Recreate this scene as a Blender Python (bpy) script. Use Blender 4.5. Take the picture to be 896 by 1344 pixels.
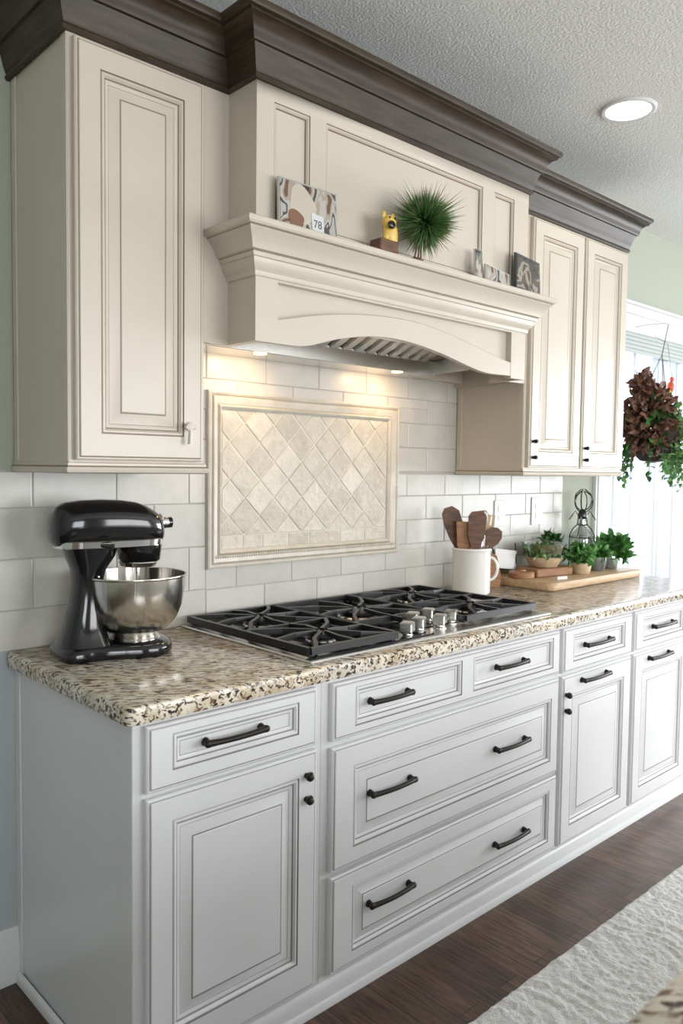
import bpy, math, random
from mathutils import Vector, Matrix, noise
random.seed(7)
R = math.radians
S = bpy.context.scene
for o in list(bpy.data.objects): bpy.data.objects.remove(o)
COL = S.collection

# ------------------------------------------------------------------ camera
cd = bpy.data.cameras.new('camera'); cam = bpy.data.objects.new('camera', cd); COL.objects.link(cam)
CP = Vector((-0.8001, -2.1162, 1.3900))
yaw, pitch, roll = 0.7511, -0.0539, 0.0124
fw = Vector((math.sin(yaw)*math.cos(pitch), math.cos(yaw)*math.cos(pitch), math.sin(pitch)))
r0 = Vector((math.cos(yaw), -math.sin(yaw), 0)); u0 = r0.cross(fw)
rr = math.cos(roll)*r0 + math.sin(roll)*u0; uu = -math.sin(roll)*r0 + math.cos(roll)*u0
M = Matrix((rr, uu, -fw)).transposed().to_4x4(); M.translation = CP
cam.matrix_world = M
cd.sensor_fit = 'VERTICAL'; cd.sensor_height = 36; cd.lens = 1046.35*36/1344
cd.dof.use_dof = True; cd.dof.focus_distance = 2.3; cd.dof.aperture_fstop = 5.0
cd.clip_start = 0.05
S.camera = cam
S.view_settings.view_transform = 'Standard'; S.view_settings.look = 'None'
S.view_settings.gamma = 1; S.view_settings.use_curve_mapping = False
S.view_settings.exposure = 0.42

# ------------------------------------------------------------------ world and daylight
w = bpy.data.worlds.new('world'); S.world = w; w.use_nodes = True
bg = w.node_tree.nodes['Background']; bg.inputs[0].default_value = (.90, .95, 1, 1); bg.inputs[1].default_value = 2.6

def area(name, loc, rot, sx, sy, power, col):
    l = bpy.data.lights.new(name, 'AREA'); l.shape = 'RECTANGLE'; l.size = sx; l.size_y = sy
    l.energy = power; l.color = col
    o = bpy.data.objects.new(name, l); COL.objects.link(o); o.location = loc; o.rotation_euler = rot
    return o
area('daylight_side_window', (6.95, -2.9, 1.45), (0, R(90), 0), 1.7, 3.0, 150, (.93, .965, 1))
area('daylight_rear_window', (2.3, -4.70, 1.5), (R(90), 0, 0), 2.6, 1.5, 62, (.98, .97, .96))
area('added_fill_rear_left', (-1.25, -4.70, 1.5), (R(90), 0, 0), 1.5, 1.5, 34, (.93, .965, 1))  # added fill light behind the camera, brightens the left end
area('daylight_patio_door', (3.7, 0.45, 1.2), (R(-90), 0, 0), 1.1, 1.9, 14, (.9, .95, 1))

# ------------------------------------------------------------------ materials
def mat(name, col=(.8, .8, .8), rough=.5, metal=0, spec=.5, coat=0, bump=None, var=None, trans=0, emis=None, alpha=1):
    m = bpy.data.materials.new(name); m.use_nodes = True
    nt = m.node_tree; b = nt.nodes['Principled BSDF']
    b.inputs['Base Color'].default_value = (*col, 1); b.inputs['Roughness'].default_value = rough
    b.inputs['Metallic'].default_value = metal; b.inputs['Specular IOR Level'].default_value = spec
    b.inputs['Coat Weight'].default_value = coat; b.inputs['Coat Roughness'].default_value = .1
    b.inputs['Transmission Weight'].default_value = trans
    if emis:
        b.inputs['Emission Color'].default_value = (*emis[0], 1); b.inputs['Emission Strength'].default_value = emis[1]
    tc = nt.nodes.new('ShaderNodeTexCoord')
    if var:   # (colour2, scale, stretch)
        n = nt.nodes.new('ShaderNodeTexNoise'); n.inputs['Scale'].default_value = var[1]; n.inputs['Detail'].default_value = 6
        mp = nt.nodes.new('ShaderNodeMapping'); mp.inputs['Scale'].default_value = var[2] if len(var) > 2 else (1, 1, 1)
        nt.links.new(tc.outputs['Object'], mp.inputs[0]); nt.links.new(mp.outputs[0], n.inputs['Vector'])
        cr = nt.nodes.new('ShaderNodeValToRGB'); cr.color_ramp.elements[0].position = .35; cr.color_ramp.elements[1].position = .68
        cr.color_ramp.elements[0].color = (*col, 1); cr.color_ramp.elements[1].color = (*var[0], 1)
        nt.links.new(n.outputs['Fac'], cr.inputs[0]); nt.links.new(cr.outputs[0], b.inputs['Base Color'])
    if bump:  # (scale, strength, stretch)
        n = nt.nodes.new('ShaderNodeTexNoise'); n.inputs['Scale'].default_value = bump[0]; n.inputs['Detail'].default_value = 3
        mp = nt.nodes.new('ShaderNodeMapping'); mp.inputs['Scale'].default_value = bump[2] if len(bump) > 2 else (1, 1, 1)
        nt.links.new(tc.outputs['Object'], mp.inputs[0]); nt.links.new(mp.outputs[0], n.inputs['Vector'])
        bp = nt.nodes.new('ShaderNodeBump'); bp.inputs['Strength'].default_value = bump[1]; bp.inputs['Distance'].default_value = .004
        nt.links.new(n.outputs['Fac'], bp.inputs['Height']); nt.links.new(bp.outputs[0], b.inputs['Normal'])
    return m

PU = mat('cabinet_paint_warm_lit', (.585, .525, .445), .30, bump=(90, .06), var=((.555, .495, .415), 3))  # uppers: same cabinet paint, warm room light put into the colour
PL = mat('cabinet_paint_daylit', (.735, .735, .745), .28, bump=(90, .05), var=((.705, .705, .715), 3))  # lowers: same cabinet paint, cooler daylight put into the colour
GLU = mat('glaze_umber', (.25, .19, .13), .5)
GLL = mat('glaze_grey', (.27, .26, .25), .5)
CROWN = mat('dark_walnut_stain', (.033, .022, .014), .42, spec=.3, var=((.060, .042, .028), 9, (1, 1, 9)))
WALL = mat('sage_paint', (.40, .425, .355), .8, bump=(160, .08))
WALLB = mat('blue_grey_paint', (.44, .475, .50), .8, bump=(160, .08))
CEIL = mat('textured_ceiling', (.74, .745, .735), .95, bump=(120, .75))
TRIMM = mat('trim_white', (.70, .71, .72), .35)
BRONZE = mat('dark_bronze', (.022, .018, .015), .38, metal=.6, spec=.5)
STEEL = mat('brushed_steel', (.62, .61, .59), .24, metal=1, bump=(60, .12, (1, 1, 30)))
STEELP = mat('polished_steel', (.72, .71, .69), .30, metal=1)
CHROME = mat('chrome', (.85, .85, .86), .07, metal=1)
BLACKG = mat('black_enamel', (.006, .006, .007), .13, spec=.5, coat=.35)
IRON = mat('cast_iron', (.012, .012, .013), .34, spec=.5)
CERAM = mat('white_ceramic', (.80, .79, .76), .15, coat=.4)
PLAST = mat('white_plastic', (.74, .74, .73), .35)
WOODB = mat('board_wood', (.46, .30, .17), .5, var=((.62, .44, .27), 14, (1, 9, 9)))
WOODD = mat('spoon_wood_dark', (.085, .036, .019), .45, var=((.17, .078, .04), 20, (1, 1, 5)))
WOODM = mat('spoon_wood_red', (.25, .115, .05), .45, var=((.38, .19, .09), 20, (1, 1, 5)))
WICK = mat('light_wood', (.50, .36, .22), .6, var=((.63, .49, .33), 30))
LEAF = mat('leaf_green', (.045, .17, .035), .45, var=((.12, .32, .07), 30))
LEAF2 = mat('fern_green', (.12, .30, .09), .5, var=((.28, .48, .19), 25))
LEAFD = mat('dark_leaf', (.02, .07, .02), .45, var=((.06, .16, .04), 30))
RUST = mat('rust_petals', (.085, .035, .024), .6, var=((.30, .15, .10), 45))
SOIL = mat('soil', (.03, .02, .015), .9)
GREYPOT = mat('grey_glazed_pot', (.10, .11, .10), .25, var=((.30, .32, .30), 15), coat=.4)
YEL = mat('yellow_glaze', (.75, .47, .07), .4, var=((.85, .62, .2), 60))
RED = mat('red_orange', (.65, .10, .04), .4)
LINEN = mat('shade_fabric', (.48, .52, .51), .8)
TILEF = None

def nodes_mat(name):
    m = bpy.data.materials.new(name); m.use_nodes = True
    return m, m.node_tree, m.node_tree.nodes['Principled BSDF'], m.node_tree.links

def tile_mat(name, c1, c2, rough, sc, bumpst):
    m, nt, b, L = nodes_mat(name); N = nt.nodes.new
    tc = N('ShaderNodeTexCoord'); geo = N('ShaderNodeNewGeometry')
    n1 = N('ShaderNodeTexNoise'); n1.inputs['Scale'].default_value = sc; n1.inputs['Detail'].default_value = 8; n1.inputs['Roughness'].default_value = .65
    L.new(tc.outputs['Object'], n1.inputs['Vector'])
    add = N('ShaderNodeMath'); add.operation = 'MULTIPLY_ADD'; add.inputs[1].default_value = .35
    L.new(geo.outputs['Random Per Island'], add.inputs[0])
    mul = N('ShaderNodeMath'); mul.operation = 'MULTIPLY'; mul.inputs[1].default_value = .9
    L.new(n1.outputs['Fac'], mul.inputs[0]); L.new(mul.outputs[0], add.inputs[2])
    cr = N('ShaderNodeValToRGB'); cr.color_ramp.elements[0].position = .35; cr.color_ramp.elements[1].position = .85
    cr.color_ramp.elements[0].color = (*c1, 1); cr.color_ramp.elements[1].color = (*c2, 1)
    L.new(add.outputs[0], cr.inputs[0]); L.new(cr.outputs[0], b.inputs['Base Color'])
    b.inputs['Roughness'].default_value = rough
    bp = N('ShaderNodeBump'); bp.inputs['Strength'].default_value = bumpst; bp.inputs['Distance'].default_value = .004
    n2 = N('ShaderNodeTexNoise'); n2.inputs['Scale'].default_value = sc*3.2; n2.inputs['Detail'].default_value = 5
    L.new(tc.outputs['Object'], n2.inputs['Vector']); L.new(n2.outputs['Fac'], bp.inputs['Height']); L.new(bp.outputs[0], b.inputs['Normal'])
    return m
TILE = tile_mat('honed_tile', (.47, .455, .42), (.59, .57, .535), .33, 9, .18)
TILED = tile_mat('travertine', (.43, .385, .315), (.63, .58, .50), .36, 16, 1.0)
GROUT = mat('grout', (.66, .62, .54), .8)
GROUTD = mat('grout_grey', (.42, .405, .375), .8)
TFRAME = mat('stone_frame', (.53, .485, .41), .33, bump=(140, .35), var=((.62, .58, .51), 20))

def granite():
    m, nt, b, L = nodes_mat('granite'); N = nt.nodes.new
    tc = N('ShaderNodeTexCoord')
    def noise_(scale, st, det=4, rot=0, dist=0.):
        mp = N('ShaderNodeMapping'); mp.vector_type = 'TEXTURE'; mp.inputs['Scale'].default_value = [1/q for q in st]; mp.inputs['Rotation'].default_value = (0, 0, rot)
        n = N('ShaderNodeTexNoise'); n.inputs['Scale'].default_value = scale; n.inputs['Detail'].default_value = det
        n.inputs['Distortion'].default_value = dist
        L.new(tc.outputs['Object'], mp.inputs[0]); L.new(mp.outputs[0], n.inputs['Vector']); return n
    def ramp(src, p0, c0, p1, c1):
        cr = N('ShaderNodeValToRGB'); e = cr.color_ramp.elements
        e[0].position = p0; e[0].color = (*c0, 1); e[1].position = p1; e[1].color = (*c1, 1)
        L.new(src, cr.inputs[0]); return cr
    base = ramp(noise_(22, (1, 1, 1), 6).outputs['Fac'], .36, (.55, .45, .31), .58, (.78, .71, .59))
    grey = ramp(noise_(5, (1, 1, 1), 3).outputs['Fac'], .48, (0, 0, 0), .75, (.8, .8, .8))
    mx0 = N('ShaderNodeMix'); mx0.data_type = 'RGBA'; mx0.inputs['B'].default_value = (.62, .61, .59, 1)
    L.new(grey.outputs[0], mx0.inputs['Factor']); L.new(base.outputs[0], mx0.inputs['A'])
    fl = ramp(noise_(135, (.26, 1, .8), 4, -.62, .5).outputs['Fac'], .415, (1, 1, 1), .455, (0, 0, 0))
    mx1 = N('ShaderNodeMix'); mx1.data_type = 'RGBA'; mx1.inputs['B'].default_value = (.045, .035, .03, 1)
    L.new(fl.outputs[0], mx1.inputs['Factor']); L.new(mx0.outputs['Result'], mx1.inputs['A'])
    br = ramp(noise_(110, (.3, 1, 1), 3, -.75, .4).outputs['Fac'], .36, (1, 1, 1), .44, (0, 0, 0))
    mx2 = N('ShaderNodeMix'); mx2.data_type = 'RGBA'; mx2.inputs['B'].default_value = (.20, .12, .07, 1)
    L.new(br.outputs[0], mx2.inputs['Factor']); L.new(mx1.outputs['Result'], mx2.inputs['A'])
    L.new(mx2.outputs['Result'], b.inputs['Base Color'])
    b.inputs['Roughness'].default_value = .16; b.inputs['Specular IOR Level'].default_value = .4
    return m
GRAN = granite()

def floor_mat():
    m, nt, b, L = nodes_mat('hardwood'); N = nt.nodes.new
    tc = N('ShaderNodeTexCoord'); mp = N('ShaderNodeMapping'); mp.inputs['Rotation'].default_value = (0, 0, R(90))
    L.new(tc.outputs['Object'], mp.inputs[0])
    br = N('ShaderNodeTexBrick'); br.inputs['Scale'].default_value = 1; br.inputs['Brick Width'].default_value = .9
    br.inputs['Row Height'].default_value = .085; br.inputs['Mortar Size'].default_value = .0012; br.inputs['Mortar Smooth'].default_value = .1
    br.inputs['Color1'].default_value = (.060, .031, .020, 1); br.inputs['Color2'].default_value = (.12, .067, .043, 1); br.inputs['Mortar'].default_value = (.012, .007, .005, 1)
    br.inputs['Bias'].default_value = 0
    L.new(mp.outputs[0], br.inputs['Vector'])
    mp2 = N('ShaderNodeMapping'); mp2.inputs['Scale'].default_value = (22, 2.2, 1)
    n = N('ShaderNodeTexNoise'); n.inputs['Scale'].default_value = 4; n.inputs['Detail'].default_value = 8; n.inputs['Distortion'].default_value = .8
    L.new(tc.outputs['Object'], mp2.inputs[0]); L.new(mp2.outputs[0], n.inputs['Vector'])
    cr = N('ShaderNodeValToRGB'); e = cr.color_ramp.elements; e[0].position = .35; e[0].color = (.45, .45, .45, 1); e[1].position = .7; e[1].color = (1.6, 1.5, 1.4, 1)
    L.new(n.outputs['Fac'], cr.inputs[0])
    mx = N('ShaderNodeMix'); mx.data_type = 'RGBA'; mx.blend_type = 'MULTIPLY'; mx.inputs['Factor'].default_value = 1
    L.new(br.outputs['Color'], mx.inputs['A']); L.new(cr.outputs[0], mx.inputs['B']); L.new(mx.outputs['Result'], b.inputs['Base Color'])
    b.inputs['Roughness'].default_value = .33
    bp = N('ShaderNodeBump'); bp.inputs['Strength'].default_value = .25; bp.inputs['Distance'].default_value = .002
    L.new(n.outputs['Fac'], bp.inputs['Height']); L.new(bp.outputs[0], b.inputs['Normal'])
    return m
FLOOR = floor_mat()
RUGM = mat('wool_rug', (.70, .68, .66), .95, bump=(220, .8), var=((.80, .78, .76), 40))

def glass_mat(name, tint=(.97, .98, .99), f=.12, rough=.02):
    m = bpy.data.materials.new(name); m.use_nodes = True; nt = m.node_tree
    for n in list(nt.nodes): nt.nodes.remove(n)
    o = nt.nodes.new('ShaderNodeOutputMaterial'); t = nt.nodes.new('ShaderNodeBsdfTransparent'); g = nt.nodes.new('ShaderNodeBsdfGlossy')
    t.inputs[0].default_value = (*tint, 1); g.inputs['Roughness'].default_value = rough
    mx = nt.nodes.new('ShaderNodeMixShader'); mx.inputs[0].default_value = f
    nt.links.new(t.outputs[0], mx.inputs[1]); nt.links.new(g.outputs[0], mx.inputs[2]); nt.links.new(mx.outputs[0], o.inputs[0])
    return m
PANE = glass_mat('window_glass', f=.06)
GLASS = glass_mat('clear_glass', (.90, .93, .92), .22)

# ------------------------------------------------------------------ mesh helpers
class MB:
    def __init__(s): s.v = []; s.f = []; s.m = []; s.mats = []
    def mi(s, m):
        if m not in s.mats: s.mats.append(m)
        return s.mats.index(m)
    def vert(s, p): s.v.append(tuple(p)); return len(s.v)-1
    def face(s, idx, m): s.f.append(tuple(idx)); s.m.append(s.mi(m))
    def quad(s, a, b, c, d, m): s.face([s.vert(a), s.vert(b), s.vert(c), s.vert(d)], m)
    def box(s, x0, x1, y0, y1, z0, z1, m, bev=0, T=None):
        if bev <= 0:
            P = [(x, y, z) for z in (z0, z1) for y in (y0, y1) for x in (x0, x1)]
            F = [(0, 2, 3, 1), (4, 5, 7, 6), (0, 1, 5, 4), (2, 6, 7, 3), (0, 4, 6, 2), (1, 3, 7, 5)]
            if T: P = [T @ Vector(p) for p in P]
            k = len(s.v); s.v += [tuple(p) for p in P]
            for f in F: s.face([k+i for i in f], m)
            return
        b = bev; X = (x0, x1); Y = (y0, y1); Z = (z0, z1); k = {}
        def g(i, j, l, ax):
            p = [X[i]+(b if i == 0 else -b), Y[j]+(b if j == 0 else -b), Z[l]+(b if l == 0 else -b)]
            p[ax] = (X, Y, Z)[ax][(i, j, l)[ax]]
            p = Vector(p)
            return s.vert(T @ p if T else p)
        V = {(i, j, l, a): g(i, j, l, a) for i in (0, 1) for j in (0, 1) for l in (0, 1) for a in (0, 1, 2)}
        def F(q, flip):
            s.face(q[::-1] if flip else q, m)
        for e in (0, 1):
            F([V[e, 0, 0, 0], V[e, 1, 0, 0], V[e, 1, 1, 0], V[e, 0, 1, 0]], e == 0)
            F([V[0, e, 0, 1], V[1, e, 0, 1], V[1, e, 1, 1], V[0, e, 1, 1]], e == 1)
            F([V[0, 0, e, 2], V[1, 0, e, 2], V[1, 1, e, 2], V[0, 1, e, 2]], e == 0)
        for i in (0, 1):
            for j in (0, 1):
                F([V[i, j, 0, 0], V[i, j, 1, 0], V[i, j, 1, 1], V[i, j, 0, 1]], (i+j) % 2 == 1)
                F([V[i, 0, j, 0], V[i, 0, j, 2], V[i, 1, j, 2], V[i, 1, j, 0]], (i+j) % 2 == 1)
                F([V[0, i, j, 1], V[1, i, j, 1], V[1, i, j, 2], V[0, i, j, 2]], (i+j) % 2 == 1)
        for i in (0, 1):
            for j in (0, 1):
                for l in (0, 1):
                    F([V[i, j, l, 0], V[i, j, l, 1], V[i, j, l, 2]], (i+j+l) % 2 == 1)
    def loft(s, rings, m, closed=True, cap0=True, cap1=True):
        idx = [[s.vert(p) for p in r] for r in rings]; n = len(rings[0])
        for a, b in zip(idx, idx[1:]):
            for i in range(n if closed else n-1):
                j = (i+1) % n; s.face([a[i], a[j], b[j], b[i]], m)
        if cap0 and closed: s.face(idx[0][::-1], m)
        if cap1 and closed: s.face(idx[-1], m)
    def tube(s, pts, rad, m, n=8, up=None, sq=1.0):
        pts = [Vector(p) for p in pts]; rings = []
        if not hasattr(rad, '__len__'): rad = [rad]*len(pts)
        ref = Vector(up) if up else None
        for i, p in enumerate(pts):
            t = (pts[min(i+1, len(pts)-1)] - pts[max(i-1, 0)])
            t = t.normalized() if t.length > 1e-9 else Vector((0, 0, 1))
            if ref is None:
                ref = Vector((0, 0, 1)) if abs(t.z) < .9 else Vector((1, 0, 0))
            a = t.cross(ref)
            if a.length < 1e-4: a = t.cross(Vector((.3, .9, .2)))
            a.normalize(); b = a.cross(t).normalized()
            if not up: ref = b
            rings.append([p + rad[i]*(math.cos(q)*a + sq*math.sin(q)*b) for q in [2*math.pi*k/n for k in range(n)]])
        s.loft(rings, m)
    def lathe(s, prof, m, c=(0, 0, 0), n=40, T=None, ms=None):
        rings = []
        for r, z in prof:
            ring = [Vector((r*math.cos(2*math.pi*k/n), r*math.sin(2*math.pi*k/n), z)) for k in range(n)]
            ring = [(T @ p if T else p) + Vector(c) for p in ring]; rings.append(ring)
        s.loft(rings, m, cap0=prof[0][0] > 1e-6, cap1=prof[-1][0] > 1e-6)
    def ellipsoid(s, c, rx, ry, rz, m, n=16, h=10, T=None):
        prof = []
        rings = []
        for i in range(h+1):
            a = -math.pi/2 + math.pi*i/h
            ring = [Vector((rx*math.cos(a)*math.cos(2*math.pi*k/n), ry*math.cos(a)*math.sin(2*math.pi*k/n), rz*math.sin(a))) for k in range(n)]
            rings.append([(T @ p if T else p) + Vector(c) for p in ring])
        s.loft(rings, m)
    def extrude(s, poly, f0, f1, m):
        """poly of 2d points; f0, f1 map them to the two faces"""
        a = [s.vert(f0(p)) for p in poly]; b = [s.vert(f1(p)) for p in poly]; n = len(poly)
        s.face(a, m); s.face(b[::-1], m)
        for i in range(n):
            j = (i+1) % n; s.face([a[j], a[i], b[i], b[j]], m)
    def sweep(s, path, prof, fn, m, closed=False, gl=None, glm=None, cap=True):
        """path: 2d corners; outward is to the right of travel; prof: (offset, height); fn(xy, height) -> 3d"""
        n = len(path); P = [Vector(p) for p in path]; mit = []
        for i in range(n):
            d1 = d2 = None
            if i > 0 or closed: d1 = (P[i]-P[i-1]).normalized()
            if i < n-1 or closed: d2 = (P[(i+1) % n]-P[i]).normalized()
            n1 = Vector((d1.y, -d1.x)) if d1 else None; n2 = Vector((d2.y, -d2.x)) if d2 else None
            if n1 is None: mit.append(n2)
            elif n2 is None: mit.append(n1)
            else: mit.append((n1+n2)/(1+n1.dot(n2)))
        rings = [[s.vert(fn(P[i]+mit[i]*o, z)) for o, z in prof] for i in range(n)]
        k = len(prof)
        for i in range(n if closed else n-1):
            a, b = rings[i], rings[(i+1) % n]
            for j in range(k-1):
                s.face([a[j], a[j+1], b[j+1], b[j]], glm if gl and j in gl else m)
        if not closed and cap:
            s.face(rings[0][::-1], m); s.face(rings[-1], m)
    def build(s, name, parent=None, smooth=True, ang=35, fix=True):
        me = bpy.data.meshes.new(name); me.from_pydata(s.v, [], s.f)
        for m in s.mats: me.materials.append(m)
        me.polygons.foreach_set('material_index', s.m)
        if fix:
            import bmesh
            bm = bmesh.new(); bm.from_mesh(me); bmesh.ops.remove_doubles(bm, verts=bm.verts, dist=1e-6)
            bmesh.ops.recalc_face_normals(bm, faces=bm.faces); bm.to_mesh(me); bm.free()
        if smooth:
            me.shade_smooth(); me.set_sharp_from_angle(angle=R(ang))
        me.update()
        o = bpy.data.objects.new(name, me); COL.objects.link(o)
        if parent: 
            o.parent = parent
        return o

def tag(o, label=None, cat=None, group=None, kind=None):
    if label: o['label'] = label
    if cat: o['category'] = cat
    if group: o['group'] = group
    if kind: o['kind'] = kind
    return o
def thing(name, label, cat, loc=(0, 0, 0), group=None):
    """Empty at the base; parts are built in world coordinates and re-based by rebase()"""
    o = bpy.data.objects.new(name, None); COL.objects.link(o); o.empty_display_size = .05
    tag(o, label, cat, group); o['_b'] = list(loc); return o
def rebase_all():
    for o in list(bpy.data.objects):
        if '_b' in o.keys():
            loc = Vector(o['_b']); del o['_b']
            o.location = loc
            for c in o.children: c.location = Vector(c.location) - loc

def rings(mb, rect, L, cap):
    """nested rectangles in the xz plane seen from -Y. L: (inset, y, material of the band leading to it)"""
    x0, x1, z0, z1 = rect; prev = None
    for ins, y, m in L:
        cur = [mb.vert(p) for p in ((x0+ins, y, z0+ins), (x1-ins, y, z0+ins), (x1-ins, y, z1-ins), (x0+ins, y, z1-ins))]
        if prev:
            for i in range(4):
                j = (i+1) % 4; mb.face([prev[i], prev[j], cur[j], cur[i]], m)
        prev = cur
    if cap: mb.face(prev, cap)

def front(mb, rect, yf, th, holes, P, G, raised=True, k=1.0):
    """cabinet door / drawer front. yf: front plane y; th thickness; holes: rects of the panels"""
    x0, x1, z0, z1 = rect; yb = yf+th
    e = .006
    # back, sides, stepped outer edge with a dark glaze line
    rings(mb, rect, [(0, yb, P), (0, yf+.006, P), (e*.6, yf+.003, P), (e, yf+.003, P), (e+.0012, yf+.0034, G), (e+.0024, yf+.003, G), (e+.004, yf, P)], None)
    mb.face([mb.vert(p) for p in ((x0, yb, z0), (x0, yb, z1), (x1, yb, z1), (x1, yb, z0))], P)
    q = e+.004; X0, X1, Z0, Z1 = x0+q, x1-q, z0+q, z1-q
    ha, hb = holes[0][2], holes[0][3]
    def Q(a, b, c, d): mb.quad((a, yf, c), (b, yf, c), (b, yf, d), (a, yf, d), P)
    Q(X0, X1, Z0, ha); Q(X0, X1, hb, Z1)
    xs = [X0]
    for h in holes: xs += [h[0], h[1]]
    xs.append(X1)
    for i in range(0, len(xs), 2): Q(xs[i], xs[i+1], ha, hb)
    for h in holes:
        L = [(0, yf, P), (.0012*k, yf+.003, G), (.0026*k, yf+.003, G), (.0045*k, yf+.0005, P), (.008*k, yf+.0005, P), (.013*k, yf+.006, P), (.0145*k, yf+.008, G), (.0158*k, yf+.008, G), (.019*k, yf+.0085, P)]
        if raised:
            L += [(.024*k, yf+.0105, P), (.0252*k, yf+.0108, G), (.027*k, yf+.0105, P), (.050*k, yf+.004, P), (.0515*k, yf+.0035, G), (.0535*k, yf+.0035, G), (.055*k, yf+.0028, P)]
        else:
            L += [(.023*k, yf+.0105, P), (.0245*k, yf+.0105, G)]
        rings(mb, h, L, P)

def pull(parent, xc, zc, y, ln=.16, tilt=0):
    mb = MB(); h = ln/2; pts = []; rad = []
    for i in range(13):
        t = -1+2*i/12
        pts.append((xc+t*(h-.006), y-.017-.008*(1-t*t), zc)); rad.append(.0066+.0016*abs(t)**3)
    mb.tube(pts, rad, BRONZE, 10)
    for sg in (-1, 1):
        c = xc+sg*(h-.010)
        mb.tube([(c, y, zc), (c, y-.004, zc), (c, y-.010, zc), (c, y-.019, zc)], [.0105, .0095, .0080, .0076], BRONZE, 12)
        mb.ellipsoid((c+sg*.003, y-.0185, zc), .0105, .0070, .0088, BRONZE, 12, 8)
    return mb.build('handle', parent, ang=50)
def knob(parent, x, z, y, name='hinge', m=None, s=1.):
    mb = MB(); m = m or BRONZE
    T = Matrix.Rotation(R(90), 3, 'X')
    mb.lathe([(.0, 0), (.007*s, 0), (.006*s, .008), (.010*s, .012), (.0105*s, .018), (.007*s, .023), (0, .024)], m, (x, y, z), 14, T)
    mb.box(x-.006*s, x+.013*s, y-.016, y-.004, z-.009*s, z+.009*s, m, .003)
    return mb.build(name, parent, ang=50)

# ------------------------------------------------------------------ room shell
def struct(name, mb, **k):
    o = mb.build(name, **k); o['kind'] = 'structure'; return o
XL, XR, YF, ZC = -2.6, 7.2, -4.9, 2.706
mb = MB(); mb.box(XL, XR, YF, .12, -.06, 0, FLOOR); struct('floor', mb)
mb = MB(); mb.box(XL, XR, YF, .12, ZC, ZC+.1, CEIL); struct('ceiling', mb)
DX0, DX1, DZ = 3.09, 4.35, 2.13          # patio door opening
mb = MB(); mb.box(XL, DX0, 0, .12, 1.37, ZC, WALL); mb.box(.0, DX0, 0, .12, 0, 1.37, WALL); mb.box(XL, .0, 0, .12, 0, 1.37, WALLB)
mb.box(DX0, DX1, 0, .12, DZ, ZC, WALL); mb.box(DX1, XR, 0, .12, 0, ZC, WALL)
struct('wall_back', mb)
mb = MB(); mb.box(XL-.12, XL, YF, .12, 0, ZC, WALL); struct('wall_left', mb)
mb = MB(); wz0, wz1 = .6, 2.3
mb.box(XR, XR+.12, -1.4, .12, 0, ZC, WALL); mb.box(XR, XR+.12, YF, -4.4, 0, ZC, WALL)
mb.box(XR, XR+.12, -4.4, -1.4, 0, wz0, WALL); mb.box(XR, XR+.12, -4.4, -1.4, wz1, ZC, WALL); struct('wall_right', mb)
mb = MB()
mb.box(XL, -2., YF-.12, YF, 0, ZC, WALL); mb.box(-.5, 1., YF-.12, YF, 0, ZC, WALL); mb.box(-2., -.5, YF-.12, YF, 0, .75, WALL); mb.box(-2., -.5, YF-.12, YF, 2.25, ZC, WALL); mb.box(3.6, XR, YF-.12, YF, 0, ZC, WALL)  # opening on the left side added for the extra fill
mb.box(1., 3.6, YF-.12, YF, 0, .75, WALL); mb.box(1., 3.6, YF-.12, YF, 2.25, ZC, WALL); struct('wall_front', mb)
# window frames (behind the camera: they shape the reflections)
def window_unit(name, a0, a1, z0, z1, fn, nv):
    mb = MB(); t = .05
    def bx(p0, p1, q0, q1):
        A, B = fn(p0, -.03), fn(p1, .05); mb.box(min(A[0], B[0]), max(A[0], B[0]), min(A[1], B[1]), max(A[1], B[1]), q0, q1, TRIMM, .004)
    bx(a0, a0+t, z0, z1); bx(a1-t, a1, z0, z1); bx(a0+t, a1-t, z0, z0+t); bx(a0+t, a1-t, z1-t, z1)
    for i in range(1, nv):
        c = a0+(a1-a0)*i/nv; bx(c-.03, c+.03, z0+t, z1-t)
    struct(name, mb)
window_unit('window_1', -4.4, -1.4, wz0, wz1, lambda a, d: (XR+.06+d, a), 3)
window_unit('window_2', 1., 3.6, .75, 2.25, lambda a, d: (a, YF-.06+d), 3)

window_unit('added_fill_window', -2., -.5, .75, 2.25, lambda a, d: (a, YF-.06+d), 2)  # frame of the unseen opening added for the left fill light
# skirting left of the cabinets
mb = MB()
prof = [(0, 0), (.016, 0), (.016, .105), (.013, .112), (.013, .120), (.010, .135), (.005, .15), (0, .15)]
mb.sweep([(XL, 0), (-.001, 0)], prof, lambda p, z: (p.x, p.y, z), TRIMM)
struct('baseboard_back', mb)

# recessed ceiling light
def downlight(x, y, label, group=None):
    t = thing('recessed_light', label, 'ceiling light', (x, y, ZC))
    mb = MB(); mb.lathe([(.098, 0), (.098, -.004), (.092, -.008), (.080, -.007), (.076, -.002), (.074, 0), (.098, 0)], TRIMM, (x, y, ZC), 48)
    mb.build('trim_ring', t)
    mb = MB(); mb.lathe([(0, -.003), (.076, -.003), (.076, -.001), (0, -.001)], mat('lamp_lens', (1, 1, 1), .5, emis=((1, .97, .92), 14)), (x, y, ZC), 48)
    mb.build('lens', t)
    return t
downlight(1.972, -.645, 'round white recessed ceiling light, switched on, right of the crown moulding')

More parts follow.
